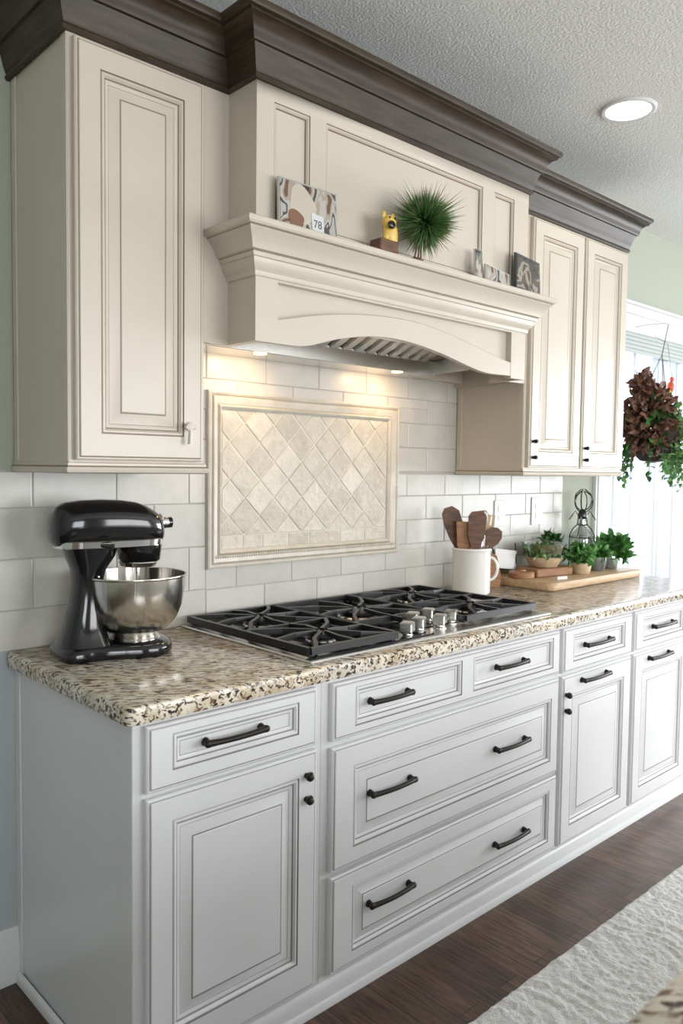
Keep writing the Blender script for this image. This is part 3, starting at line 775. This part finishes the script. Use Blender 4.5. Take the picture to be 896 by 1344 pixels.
hub([(.024, .070), (.024, .086), (.021, .090), (.016, .096), (.0145, .112)], CHROME); hb = mb.build('attachment_hub', t)
mb = MB(); hub([(.012, .112), (.0135, .114), (.0135, .126), (.010, .129)], BLACKG); mb.build('hub_knob', hb)
# speed lever, head lock, pivot
mb = MB(); mb.tube([MT @ Vector(p) for p in ((-.13, -.066, .264), (-.13, -.075, .264), (-.100, -.080, .262))], [.006, .005, .006], BLACKG, 8); mb.build('speed_lever', t)
mb = MB(); mb.ellipsoid(MT @ Vector((-.135, -.0475, .190)), .004, .004, .004, CHROME, 10, 6); mb.build('pivot_pin', t)
# bowl: lathe with outer and inner wall
BC = MT @ Vector((0, 0, 0))
bowl = mat('bowl_steel', (.66, .63, .58), .2, metal=1, bump=(70, .22, (1, 1, .02)))
mb = MB()
pr = [(.044, .032), (.056, .032), (.058, .036), (.052, .042), (.058, .046), (.080, .058), (.100, .080), (.113, .112), (.120, .150), (.122, .181), (.1248, .183), (.1255, .1855), (.1245, .1875), (.121, .186), (.1185, .150), (.111, .113), (.098, .082), (.078, .060), (.04, .050), (0, .049)]
mb.lathe([(0, .036)]+[(r_*1.10, z*1.10) for r_, z in pr][1:] if False else [(r_*1.11, z*1.10) for r_, z in [(0, .032)]+pr], bowl, BC, 64)
b_ = mb.build('mixing_bowl', t, ang=50)
mb = MB(); mb.lathe([(0, .029), (.078, .029), (.078, .032), (.066, .0345), (0, .0348)], CHROME, BC, 40); mb.build('bowl_clamp_plate', t)
mb = MB(); mb.tube([BC+Vector((.01, 0, .25)), BC+Vector((.01, 0, .15))], .006, STEEL, 10)
for sgn in (-1, 1):
    mb.tube([BC+Vector((.01, 0, .17)), BC+Vector((.01+sgn*.04, 0, .16)), BC+Vector((.01+sgn*.055, 0, .125)), BC+Vector((.01+sgn*.04, 0, .09)), BC+Vector((.01, 0, .078))], .006, STEEL, 8)
mb.tube([BC+Vector((.01, 0, .14)), BC+Vector((.01, 0, .078))], .005, STEEL, 8)
mb.build('flat_beater', t)

# ------------------------------------------------------------------ leaves
def leaf(mb, p, d, up, L, W, m, curl=.25, seg=4):
    d = Vector(d).normalized(); s_ = d.cross(Vector(up))
    if s_.length < 1e-3: s_ = d.cross(Vector((.3, .5, .8)))
    s_.normalize(); nrm = s_.cross(d)
    prev = None; p = Vector(p)
    for i in range(seg+1):
        u = i/seg; w_ = W*math.sin(math.pi*min(1, u*.92+.08))**.7*(1-.15*u) if i < seg else .0
        c = p+d*(L*u)-nrm*(curl*L*u*u)
        if i == seg: cur = [mb.vert(c)]
        else: cur = [mb.vert(c-s_*w_/2+nrm*w_*.15), mb.vert(c), mb.vert(c+s_*w_/2+nrm*w_*.15)]
        if prev:
            if len(cur) == 3:
                mb.face([prev[0], prev[1], cur[1], cur[0]], m); mb.face([prev[1], prev[2], cur[2], cur[1]], m)
            else:
                mb.face([prev[0], prev[1], cur[0]], m); mb.face([prev[1], prev[2], cur[0]], m)
        prev = cur
def rdir(rng, zmin=-1):
    while True:
        v = Vector((rng.uniform(-1, 1), rng.uniform(-1, 1), rng.uniform(-1, 1)))
        if .05 < v.length < 1 and v.z/v.length > zmin: return v.normalized()
def bush(mb, c, rx, ry, rz, n, L, W, m, rng, zmin=-.2, shell=.55):
    c = Vector(c)
    for i in range(n):
        d = rdir(rng, zmin); k = shell+(1-shell)*rng.random()
        p = c+Vector((d.x*rx*k, d.y*ry*k, d.z*rz*k))
        dd = (d+rdir(rng)*.7).normalized()
        leaf(mb, p, dd, rdir(rng), L*rng.uniform(.7, 1.25), W*rng.uniform(.7, 1.2), m, rng.uniform(0, .5))

# ------------------------------------------------------------------ utensil crock
KC = Vector((1.745, -.155, .9))
t = thing('utensil_crock', 'white ceramic utensil crock with a ring handle beside the cooktop', 'crock', tuple(KC))
mb = MB(); mb.lathe([(0, .001), (.070, .001), (.0745, .005), (.0755, .012), (.0755, .165), (.078, .172), (.080, .178), (.078, .184), (.073, .184), (.070, .178), (.069, .02), (0, .012)], CERAM, KC, 48); mb.build('crock_body', t)
vr = Vector((.73, -.683, 0)); vf = Vector((-.683, -.73, 0))
mb = MB(); mb.tube([KC+vr*(.074+.030*math.sin(a))+Vector((0, 0, .10+.045*math.cos(a))) for a in [math.pi*k/14 for k in range(15)]], .0055, CERAM, 10); mb.build('ring_handle', t)
def paddle(name, label, outline, base, tip, th, m, grp, slots=None):
    """flat wooden tool: outline (u across, v along 0..1 of the head), handle from base to the head foot"""
    base = KC+base; tip = KC+tip; ax = (tip-base); L = ax.length; ax.normalize()
    sd = (vr-ax*vr.dot(ax)).normalized(); nr = sd.cross(ax)
    mb = MB()
    mb.extrude(outline, lambda p: base+sd*p[0]+ax*p[1]*L+nr*th/2, lambda p: base+sd*p[0]+ax*p[1]*L-nr*th/2, m)
    o = mb.build(name, ang=40); tag(o, label, 'utensil', grp); return o
def P_(u, z, d=0): return vr*u+vf*d+Vector((0, 0, z))
spat = lambda w_, hw: [(-hw, 0), (hw, 0), (hw, .50), (w_*.9, .66), (w_, .80), (w_, .95), (w_*.8, 1.0), (-w_*.5, .985), (-w_, .93), (-w_*.95, .78), (-w_*.75, .64), (-hw, .50)]
G_ = 'wooden utensils in the crock'
paddle('wooden_spatula', 'large dark wooden spatula leaning left in the crock', [(-.006, 0), (.006, 0), (.008, .45), (.03, .6), (.040, .78), (.036, .93), (.012, 1.0), (-.020, .99), (-.034, .93), (-.036, .8), (-.026, .62), (-.008, .45)], P_(-.012, .02, -.02), P_(-.092, .345, -.02), .009, WOODD, G_)
paddle('wooden_scraper', 'lighter reddish flat wooden scraper, second from the left in the crock', [(-.006, 0), (.006, 0), (.007, .5), (.026, .62), (.030, .99), (-.030, 1.0), (-.028, .64), (-.007, .5)], P_(-.028, .02, .018), P_(-.038, .290, .03), .008, WOODM, G_)
paddle('wooden_turner', 'broad dark brown wooden turner standing upright in the crock', [(-.007, 0), (.007, 0), (.008, .45), (.030, .66), (.036, .92), (.020, 1.0), (-.025, .975), (-.036, .92), (-.034, .68), (-.014, .5), (-.008, .4)], P_(.0, .02, .036), P_(.014, .335, .048), .009, WOODD, G_)
paddle('wooden_spoon', 'dark round-headed wooden spoon leaning right in the crock', [(-.005, 0), (.005, 0), (.007, .68), (.026, .76), (.034, .86), (.028, .96), (.008, 1.0), (-.016, .985), (-.030, .9), (-.026, .78), (-.006, .68)], P_(.024, .02, .025), P_(.088, .268, .030), .010, WOODD, G_)
paddle('wooden_fork', 'thin pale wooden server behind the dark spoon in the crock', [(-.005, 0), (.005, 0), (.006, .7), (.020, .78), (.022, 1.0), (.012, 1.0), (.011, .86), (.004, .86), (.004, 1.0), (-.006, 1.0), (-.006, .86), (-.012, .86), (-.013, 1.0), (-.022, 1.0), (-.02, .78), (-.006, .7)], P_(.040, .02, .0), P_(.070, .315, -.006), .007, WICK, G_)
mb = MB(); b0 = KC+P_(.02, .03, -.03); b1 = KC+P_(.055, .25, -.045)
mb.tube([b0, b1], .0035, STEELP, 8)
for k in range(5):
    a = k*math.pi/5; s_ = vr*math.cos(a)+vf*math.sin(a)
    mb.tube([b1+s_*(.020*math.sin(q))+Vector((.012*q/math.pi, 0, .075*q/math.pi+.005*math.sin(q))) if False else b1+s_*(.022*math.sin(q))+Vector((0, 0, .04-.04*math.cos(q))) for q in [math.pi*i/8 for i in range(9)]], .0016, STEELP, 5)
tag(mb.build('wire_whisk'), 'small steel wire whisk behind the spoons in the crock', 'utensil')

# brown wooden block behind the crock
t = thing('knife_block', 'small reddish brown wooden block directly right of the crock', 'wooden block', (1.95, -.085, .9))
mb = MB(); mb.extrude([(-.045, 0), (.045, 0), (.050, .05), (.030, .135), (-.005, .150), (-.040, .120)], lambda p: Vector((1.95, -.085, .9002))+vr*p[0]+Vector((0, 0, p[1]))+vf*.03, lambda p: Vector((1.95, -.085, .9002))+vr*p[0]+Vector((0, 0, p[1]))-vf*.03, WOODM); mb.build('block_body', t, ang=30)
# white card leaning on a stand
t = thing('recipe_card', 'white card propped on a dark wire stand left of the bowl of greens', 'card', (2.13, -.08, .9))
C0 = Vector((2.115, -.052, .9345)); vr = Vector((.92, -.39, 0)); vf = Vector((-.39, -.92, 0))
mb = MB(); mb.extrude([(-.055, .05), (.05, .02), (.058, .115), (-.048, .128)], lambda p: C0+vr*p[0]+Vector((0, 0, p[1]-.012))+vf*(.013-.1*p[1]), lambda p: C0+vr*p[0]+Vector((0, 0, p[1]-.012))+vf*(.010-.1*p[1]), PLAST); mb.build('card', t)
mb = MB()
for sgn in (-1, 1):
    mb.tube([C0+vr*(sgn*.05)+vf*.025, C0+vr*(sgn*.05)+vf*.020+Vector((0, 0, .03)), C0+vr*(sgn*.055)+Vector((0, 0, .09)), C0+vr*(sgn*.06)-vf*.015+Vector((0, 0, .135))], .003, BRONZE, 6)
mb.tube([C0+vr*-.05+vf*.02+Vector((0, 0, .03)), C0+vr*.05+vf*.02+Vector((0, 0, .02))], .003, BRONZE, 6)
mb.build('wire_stand', t)

# ------------------------------------------------------------------ cutting board and what stands on it
BZ = .9335
mbd = slab(2.03, 2.815, -.345, -.02, .9005, BZ, WOODB, .005, .035)
tag(mbd.build('cutting_board'), 'thick light wooden cutting board under the bowls and herb pots', 'cutting board')
def on_board(px, py): return Vector((px, py, BZ+.0005))
# round wooden lid
c = on_board(2.088, -.158); mb = MB(); mb.lathe([(0, 0), (.052, 0), (.055, .004), (.055, .022), (.050, .028), (.02, .029), (.018, .036), (0, .038)], WOODM, c, 32)
tag(mb.build('wooden_lid'), 'round brown wooden lid at the left end of the cutting board', 'lid')
# wooden block under bowl
WB = on_board(2.27, -.165); T = Matrix.Translation(WB) @ Matrix.Rotation(-.15, 4, 'Z')
mb = MB(); mb.box(-.13, .10, -.065, .065, 0, .036, WOODM, .004, T)
tag(mb.build('wooden_riser'), 'flat brown wooden riser carrying the glass bowl of greens', 'riser')
GB = Vector((2.255, -.158, BZ+.037)); t = thing('salad_bowl', 'clear flared glass bowl with wooden base full of chopped greens', 'bowl', tuple(GB))
mb = MB(); mb.lathe([(0, 0), (.055, 0), (.060, .003), (.075, .030), (.082, .045), (.079, .045), (.072, .03), (.057, .006), (0, .005)], WICK, GB, 36); mb.build('wood_bowl', t)
mb = MB(); mb.lathe([(.080, .046), (.086, .060), (.103, .100), (.107, .103), (.104, .106), (.100, .104), (.083, .062), (.077, .047), (.080, .046)], GLASS, GB, 40); mb.build('glass_rim', t)
rng = random.Random(3); mb = MB()
for i in range(420):
    a = rng.uniform(0, 6.28); r_ = .088*math.sqrt(rng.random()); z = rng.uniform(.046, .088)+.012*(1-r_/.09)
    leaf(mb, GB+Vector((r_*math.cos(a), r_*math.sin(a), z)), rdir(rng), rdir(rng), .022, .014, rng.choice([LEAF, LEAF2, LEAFD]), .3, 3)
tag(mb.build('chopped_greens', t), kind='stuff')
# white label
mb = MB(); T = Matrix.Translation(on_board(2.175, -.30)) @ Matrix.Rotation(-.2, 4, 'Z'); mb.box(-.03, .03, -.006, .006, 0, .014, PLAST, .002, T)
tag(mb.build('place_tag'), 'small white tag lying at the front of the cutting board', 'tag')
def pot(name, label, c, r0_, r1_, h, m, seed, leaves, rx, rz, n, L, W, lm=None, lean=(0, 0, 0)):
    t = thing(name, label, 'potted plant', tuple(c), 'herb pots on the cutting board'); rg = random.Random(seed)
    mb = MB(); mb.lathe([(0, 0), (r0_*.9, 0), (r0_, .004), ((r0_+r1_)/2*1.04, h*.5), (r1_, h-.004), (r1_*.98, h), (r1_*.88, h), (r1_*.85, h-.01), (0, h-.012)], m, c, 30); mb.build('pot', t)
    mb = MB(); mb.lathe([(0, h-.012), (r1_*.84, h-.012), (r1_*.84, h-.010), (0, h-.006)], SOIL, c, 20); mb.build('soil', t)
    mb = MB(); cc = c+Vector((lean[0], lean[1], h+rz*.65+lean[2]))
    bush(mb, cc, rx, rx, rz, n, L, W, leaves, rg, -.75, .3)
    if lm: bush(mb, cc, rx*.8, rx*.8, rz*.8, n//3, L, W, lm, rg, -.75, .2)
    mb.build('foliage', t, fix=False)
    mb = MB()
    for i in range(7):
        a = rg.uniform(0, 6.28); mb.tube([c+Vector((0, 0, h-.01)), c+Vector((math.cos(a)*rx*.4, math.sin(a)*rx*.4, h+rz*.5)), cc+Vector((math.cos(a)*rx*.5, math.sin(a)*rx*.5, rz*.3))], [.002, .0015, .001], LEAFD, 5)
    mb.build('stems', t)
pot('herb_pot', 'leafy herb in a small light wooden pot at the front of the board', on_board(2.43, -.24), .040, .046, .050, WICK, 4, LEAF, .058, .050, 110, .038, .026, LEAF2)
pot('herb_pot', 'tall herb in a dark slim pot at the back of the board', on_board(2.42, -.095), .026, .030, .085, GREYPOT, 5, LEAFD, .045, .055, 90, .032, .022, LEAF)
pot('herb_pot', 'low herb in a dark grey glazed round pot, second from the board right end', on_board(2.60, -.225), .036, .044, .062, GREYPOT, 6, LEAF, .05, .030, 90, .034, .022, LEAFD)
pot('herb_pot', 'bright broad-leaved herb spilling from a dark pot at the right end of the board', on_board(2.725, -.22), .034, .040, .045, GREYPOT, 8, LEAF, .070, .062, 150, .048, .034, LEAF2, (.01, -.01, .012))

# wire bottle
WBt = Vector((2.70, -.085, BZ+.0005)); t = thing('wire_bottle_caddy', 'clear glass bottle in a black wire frame with a scrolled wire top behind the herbs', 'bottle', tuple(WBt))
mb = MB(); mb.lathe([(0, 0), (.052, 0), (.056, .005), (.056, .13), (.050, .155), (.022, .185), (.018, .20), (.018, .235), (.016, .235), (.016, .20), (.020, .183), (.048, .153), (.054, .13), (.054, .006), (0, .004)], GLASS, WBt, 32); mb.build('glass_bottle', t)
mb = MB()
for k in range(4):
    a = k*math.pi/2+.2; d_ = Vector((math.cos(a), math.sin(a), 0))
    mb.tube([WBt+d_*.062+Vector((0, 0, .002)), WBt+d_*.062+Vector((0, 0, .10)), WBt+d_*.060+Vector((0, 0, .15)), WBt+d_*.045+Vector((0, 0, .18)), WBt+d_*.024+Vector((0, 0, .20)), WBt+d_*.020+Vector((0, 0, .24))], .003, BLACKG, 6)
for z, r_ in ((.14, .061), (.20, .025), (.004, .062)):
    mb.tube([WBt+Vector((r_*math.cos(a), r_*math.sin(a), z)) for a in [2*math.pi*i/20 for i in range(21)]], .0028, BLACKG, 6)
mb.build('wire_frame', t)
mb = MB(); mb.lathe([(0, .225), (.020, .228), (.024, .245), (.018, .262), (.010, .275), (0, .278)], BLACKG, WBt, 16)
for k in range(9):
    a = k*2*math.pi/9; d_ = Vector((math.cos(a), math.sin(a), 0)); rr_ = .038+.006*(k % 3)
    mb.tube([WBt+d_*(rr_*math.sin(q)*(1 if q < 2.4 else .8))+Vector((0, 0, .26+.052*(1-math.cos(q))+.01*(k % 2))) for q in [2.9*i/12 for i in range(13)]], .0028, BLACKG, 6)
for k in range(4):
    a = k*1.57+.5; d_ = Vector((math.cos(a), math.sin(a), 0))
    mb.tube([WBt+d_*(.02+.014*i)+Vector((0, 0, .245+.022*math.sin(i*1.6))) for i in range(4)], .0025, BLACKG, 5)
mb.build('scroll_top', t)

# ------------------------------------------------------------------ mantel decorations
def photo_mat(name, cols, sc, seed):
    m, nt, b, L = nodes_mat(name); N = nt.nodes.new
    tc = N('ShaderNodeTexCoord'); mp = N('ShaderNodeMapping'); mp.inputs['Location'].default_value = (seed, seed*2, seed); mp.inputs['Scale'].default_value = (1, 1, .7)
    v = N('ShaderNodeTexNoise'); v.inputs['Scale'].default_value = sc; v.inputs['Detail'].default_value = 1.5; v.inputs['Distortion'].default_value = 1.2
    L.new(tc.outputs['Object'], mp.inputs[0]); L.new(mp.outputs[0], v.inputs['Vector'])
    cr = N('ShaderNodeValToRGB'); cr.color_ramp.interpolation = 'CONSTANT'; e = cr.color_ramp.elements
    e[0].position = 0; e[0].color = (*cols[0], 1); e[1].position = .38; e[1].color = (*cols[1], 1)
    for i, c in enumerate(cols[2:]):
        q = e.new(.38+.28*(i+1)/(len(cols)-1)); q.color = (*c, 1)
    L.new(v.outputs['Fac'], cr.inputs[0]); L.new(cr.outputs[0], b.inputs['Base Color']); b.inputs['Roughness'].default_value = .15; b.inputs['Coat Weight'].default_value = .5
    return m
MZ = 2.0045
def frame_on_mantel(name, label, x0, x1, h, y, pm, bordm, bw=.004, hr=None):
    t = thing(name, label, 'picture', ((x0+x1)/2, y, MZ), 'pictures on the mantel'); lean = .05
    f = lambda d_: (lambda p: Vector((p[0], y+d_+lean*p[1], MZ+p[1])))
    hr = hr or h
    mb = MB(); mb.extrude([(x0, 0), (x1, 0), (x1-.002, hr), (x0+.002, h)], f(0), f(.008), bordm); mb.build('frame', t, ang=30)
    mb = MB(); mb.extrude([(x0+bw, bw), (x1-bw, bw), (x1-bw-.002, hr-bw), (x0+bw+.002, h-bw)], f(-.0012), f(-.0002), pm); mb.build('photograph', t, ang=30)
    return t
PM1 = photo_mat('photo_print_autumn', [(.03, .025, .02), (.14, .075, .045), (.36, .31, .25), (.45, .42, .38), (.07, .06, .06), (.40, .38, .36)], 14, 3.1)
PM2 = photo_mat('photo_print_dark', [(.02, .018, .016), (.055, .045, .038), (.09, .075, .06), (.30, .26, .20), (.06, .055, .05)], 18, 7.7)
PM3 = photo_mat('photo_print_grey', [(.05, .05, .05), (.12, .12, .12), (.22, .20, .18), (.45, .40, .33)], 26, 1.3)
SILV = mat('silver_edge', (.55, .54, .52), .25, metal=.8)
DARK = mat('dark_card', (.05, .055, .065), .3)
t = frame_on_mantel('photo_collage_frame', 'wide silvery framed photo collage at the left end of the mantel', .492, .695, .132, -.486, PM1, SILV)
# pear-brown motif, cream swoosh and number tag printed on it
f = lambda d_: (lambda p: Vector((p[0], -.486+d_+.05*p[1], MZ+p[1])))
def blob(cx, cz, rx, rz, n=18, wob=.12, s_=1):
    return [(cx+rx*math.cos(a)*(1+wob*math.sin(3*a+s_)), cz+rz*math.sin(a)*(1+wob*math.cos(2*a+s_))) for a in [2*math.pi*k/n for k in range(n)]]
for nm, pl, m, d_ in (('print_cream', blob(.570, .075, .045, .048, s_=2), mat('print_cream_ink', (.50, .45, .37), .4), -.0016), ('print_pear', blob(.547, .034, .026, .025), mat('print_brown_ink', (.20, .095, .055), .4), -.0020), ('print_card', [(.603, .012), (.645, .008), (.643, .058), (.600, .062)], mat('print_white_ink', (.58, .60, .60), .4), -.0024)):
    mb = MB(); mb.extrude(pl, f(d_), f(d_+.0003), m); mb.build(nm, t)
tx = bpy.data.curves.new('numbers', 'FONT'); tx.body = '78'; tx.size = .030; tx.extrude = .0003; tx.align_x = 'CENTER'
to = bpy.data.objects.new('numbers', tx); COL.objects.link(to)
dg = bpy.context.evaluated_depsgraph_get(); me = bpy.data.meshes.new_from_object(to.evaluated_get(dg)); bpy.data.objects.remove(to)
no = bpy.data.objects.new('printed_number', me); COL.objects.link(no); me.materials.clear(); me.materials.append(DARK); no.parent = t
no.rotation_euler = (R(87), 0, 0); no.location = (.622, -.4888+.0015, MZ+.024)
frame_on_mantel('narrow_photo_frame', 'narrow dark grey framed photo, leftmost of the small pictures right of the plant', 1.300, 1.340, .105, -.490, PM3, SILV, .002, .102)
frame_on_mantel('silver_photo_card', 'small cream photo card between the narrow frame and the dark frame', 1.352, 1.490, .066, -.492, PM1, PLAST, .002, .050)
frame_on_mantel('dark_photo_frame', 'dark brown framed photo with white rim at the right end of the mantel', 1.520, 1.668, .135, -.494, PM2, DARK, .005, .122)
# yellow figurine on a wooden box
fx = .868
t = thing('toy_figurine', 'small yellow animal figurine with black muzzle beside the spiky green plant', 'figurine', (fx, -.50, MZ))
mb = MB(); mb.box(fx-.045, fx+.030, -.525, -.480, MZ+.0005, MZ+.036, WOODD, .003); mb.build('wooden_box', t)
fz = MZ+.006
mb = MB(); mb.ellipsoid((fx+.010, -.508, fz+.056), .026, .018, .032, YEL, 16, 10); mb.ellipsoid((fx, -.512, fz+.082), .024, .019, .021, YEL, 16, 10)
mb.ellipsoid((fx+.024, -.510, fz+.048), .013, .011, .024, YEL, 12, 8); mb.ellipsoid((fx-.012, -.511, fz+.040), .010, .010, .009, YEL, 10, 6); mb.build('body', t)
mb = MB(); mb.ellipsoid((fx-.008, -.5315, fz+.070), .014, .006, .012, BLACKG, 12, 8); mb.build('muzzle', t)
for dx in (-.014, .006):
    mb = MB(); mb.ellipsoid((fx+dx, -.5300, fz+.090), .003, .002, .0035, BLACKG, 8, 6); mb.build('eye', t)
for dx in (-.018, .018):
    mb = MB(); mb.ellipsoid((fx+dx, -.510, fz+.100), .008, .005, .011, YEL, 10, 6); mb.build('ear', t)
# spiky grass ball
def grass_mat():
    m, nt, b, L = nodes_mat('spiky_grass'); N = nt.nodes.new
    a = N('ShaderNodeAttribute'); a.attribute_name = 'along'
    cr = N('ShaderNodeValToRGB'); e = cr.color_ramp.elements; e[0].position = .0; e[0].color = (.012, .035, .012, 1); e[1].position = 1; e[1].color = (.30, .19, .12, 1)
    q = e.new(.45); q.color = (.045, .17, .035, 1); q = e.new(.75); q.color = (.09, .24, .06, 1); q = e.new(.88); q.color = (.22, .19, .10, 1)
    L.new(a.outputs['Fac'], cr.inputs[0]); L.new(cr.outputs[0], b.inputs['Base Color']); b.inputs['Roughness'].default_value = .6
    return m
GC = Vector((.995, -.535, MZ+.110)); t = thing('spiky_grass_plant', 'spiky ball of green grass with brown tips standing on the mantel', 'plant', (GC.x, -.49, MZ))
rng = random.Random(11); V = []; F = []; A = []
for i in range(2600):
    d_ = rdir(rng); L_ = rng.uniform(.070, .104)*(1+.45*rng.random()*(rng.random() > .75))
    if d_.z < -.3: L_ *= .92
    ymax = YH-.003-GC.y
    if d_.y*L_ > ymax: L_ = min(L_, ymax/d_.y) if d_.y > .6 else L_
    if d_.y*L_ > ymax: d_ = Vector((d_.x, ymax/L_, d_.z)).normalized()
    zmin = MZ+.004-GC.z
    if d_.z*L_ < zmin and abs(d_.y*L_+GC.y+.497) < .04: L_ = zmin/d_.z
    s_ = d_.cross(rdir(rng)).normalized(); b_ = s_.cross(d_)*rng.uniform(-.18, .18); W_ = .0017; k = len(V)
    for j in range(4):
        u = .08+.92*j/3; c = GC+d_*(L_*u)+b_*(L_*u*u)
        if c.y > YH-.002: c.y = YH-.002
        if c.z < MZ+.003 and c.y > -.536: c.z = MZ+.003
        if j < 3: V += [c-s_*W_*(1-u*.6), c+s_*W_*(1-u*.6)]; A += [u, u]
        else: V.append(c); A.append(u)
    F += [(k, k+1, k+3, k+2), (k+2, k+3, k+5, k+4), (k+4, k+5, k+6)]
me = bpy.data.meshes.new('foliage'); me.from_pydata(V, [], F); at = me.attributes.new('along', 'FLOAT', 'POINT'); at.data.foreach_set('value', A)
me.materials.append(grass_mat()); o = bpy.data.objects.new('foliage', me); COL.objects.link(o); o.parent = t
mb = MB()
for dx in (-.012, .006, .020): mb.tube([(GC.x+dx, -.505, MZ), (GC.x+dx*.6, -.512, MZ+.04), (GC.x+dx*.3, -.53, MZ+.09)], [.003, .0025, .002], WOODD, 6)
mb.lathe([(0, 0), (.022, 0), (.026, .008), (.018, .012), (0, .012)], WOODD, (GC.x, -.50, MZ), 20)
mb.build('stem', t)

# ------------------------------------------------------------------ hanging basket by the patio door
HB = Vector((3.13, -.22, 1.60))
t = thing('hanging_basket', 'hanging basket of rust-brown blooms, fern and trailing vine in front of the patio door', 'hanging plant', tuple(HB))
rng = random.Random(21)
mb = MB(); mb.lathe([(0, -.16), (.06, -.15), (.11, -.10), (.135, -.04), (.14, .0), (.132, .0), (.125, -.04), (.10, -.095), (.05, -.14), (0, -.15)], SOIL, HB, 28); mb.build('basket', t)
mb = MB(); bush(mb, HB+Vector((-.06, -.01, .045)), .150, .12, .20, 950, .036, .030, RUST, rng, -.9, .5); bush(mb, HB+Vector((-.06, -.01, .03)), .09, .08, .13, 260, .05, .04, LEAFD, rng, -.9, .4); bush(mb, HB+Vector((-.05, -.03, .03)), .14, .12, .17, 60, .04, .03, LEAF, rng, -.9, .7)
bush(mb, HB+Vector((-.13, .0, .21)), .05, .05, .09, 150, .035, .026, RUST, rng, -.9, .2); mb.build('rust_blooms', t, fix=False)
mb = MB()
for i in range(90):
    a = rng.uniform(-1.3, 1.1); d_ = Vector((math.cos(a)*.8, math.sin(a)*.55-.25, rng.uniform(-.1, .75))).normalized()
    p = HB+Vector((.04, -.09, -.02))+d_*.05; Ls = rng.uniform(.14, .27); st = []
    for k in range(8):
        u = k/7; c = p+d_*Ls*u-Vector((0, 0, .24*u*u)); st.append(c)
        if k: 
            for sgn in (-1, 1):
                sd = d_.cross(Vector((0, 0, 1))).normalized()*sgn
                leaf(mb, c, sd*.8+d_*.5+Vector((0, 0, rng.uniform(-.3, .3))), (0, 0, 1), .034*(1.15-u), .010, LEAF2, .2, 3)
    mb.tube(st, .0012, LEAF2, 4)
bush(mb, HB+Vector((.035, -.11, -.06)), .085, .08, .20, 1200, .030, .011, LEAF2, rng, -1, .25)
mb.build('fern', t, fix=False)
mb = MB()
for i in range(16):
    a = rng.uniform(0, 6.28); p = HB+Vector((math.cos(a)*.11-.03, math.sin(a)*.10, -.04)); Lv = rng.uniform(.12, .26); st = []
    for k in range(9):
        u = k/8; c = p+Vector((math.cos(a)*.05*math.sin(u*2)+rng.uniform(-.006, .006), math.sin(a)*.05*math.sin(u*2), -Lv*u)); st.append(c)
        leaf(mb, c, rdir(rng), (0, 0, 1), .036, .026, rng.choice([LEAF, LEAFD]), .2, 4); leaf(mb, c, rdir(rng), (0, 0, 1), .030, .022, LEAF, .2, 4)
    mb.tube(st, .0015, LEAFD, 5)
mb.build('trailing_vine', t, fix=False)
mb = MB(); top = Vector((3.30, -.20, 2.16))
mb.tube([(3.30, -.022, 2.17), (3.30, -.08, 2.175), (3.30, -.19, 2.17), (3.30, -.205, 2.16)], .0025, TRIMM, 8)
for k in range(3):
    a = k*2.09; mb.tube([top-Vector((.06, 0, .16)), HB+Vector((math.cos(a)*.135, math.sin(a)*.135, 0))], .0015, BRONZE, 5)
mb.tube([top, top-Vector((.06, 0, .16))], .002, BRONZE, 5)
mb.build('hanger', t)
# little red ornament hanging at the door
t = thing('hanging_ornament', 'small red-orange ornament hanging right of the rust-brown blooms', 'ornament', (3.55, -.12, 1.80))
O_ = Vector((3.50, -.13, 1.86)); mb = MB()
mb.ellipsoid(O_, .022, .02, .028, RED, 12, 8); mb.ellipsoid(O_+Vector((.012, 0, .04)), .014, .012, .016, RED, 10, 8); mb.ellipsoid(O_+Vector((-.012, 0, -.035)), .012, .012, .022, YEL, 10, 8); mb.build('bird', t)
mb = MB(); mb.tube([O_+Vector((.012, 0, .05)), (3.512, -.10, 2.10), (3.512, -.022, 2.15)], .001, BRONZE, 5); mb.build('thread', t)

# ------------------------------------------------------------------ rug
nx, ny = 620, 170; rx0, rx1, ry0, ry1 = .25, 3.6, -1.75, -.935
V = []; F = []
for j in range(ny+1):
    for i in range(nx+1):
        x = rx0+(rx1-rx0)*i/nx; y = ry0+(ry1-ry0)*j/ny
        e = min(x-rx0, rx1-x, y-ry0, ry1-y)
        rib = .5+.5*math.sin((x*.93+.12*noise.noise(Vector((x*5, y*5, 1))))*2*math.pi/.05)
        h = .010+.0025*rib+.004*noise.noise(Vector((x*30, y*14, 0)))+.004*noise.noise(Vector((x*80, y*70, 3)))+.003*noise.noise(Vector((x*160, y*160, 9)))
        h = max(.003, h)*min(1, e/.012+.15)
        yy = y+(.006*noise.noise(Vector((x*18, 0, 5))) if j in (0, ny) else 0)
        V.append((x, yy, h+.0005))
for j in range(ny):
    for i in range(nx):
        a = j*(nx+1)+i; F.append((a, a+1, a+nx+2, a+nx+1))
me = bpy.data.meshes.new('area_rug'); me.from_pydata(V, [], F); me.shade_smooth(); me.materials.append(RUGM)
o = bpy.data.objects.new('area_rug', me); COL.objects.link(o); tag(o, 'thick off-white ribbed wool rug on the dark wood floor', 'rug')

# ------------------------------------------------------------------ island in the near corner
t = thing('kitchen_island', 'corner of a granite-topped island, out of focus at the bottom right', 'island', (.9, -2.3, 0))
sb = slab(-.45, 1.9, -2.75, -1.790, .86, .90, GRAN, .006, .03); sb.build('granite_top', t)
mb = MB(); mb.box(-.40, 1.85, -2.70, -1.83, 0, .8595, PL, .003); mb.build('island_body', t)

rebase_all()
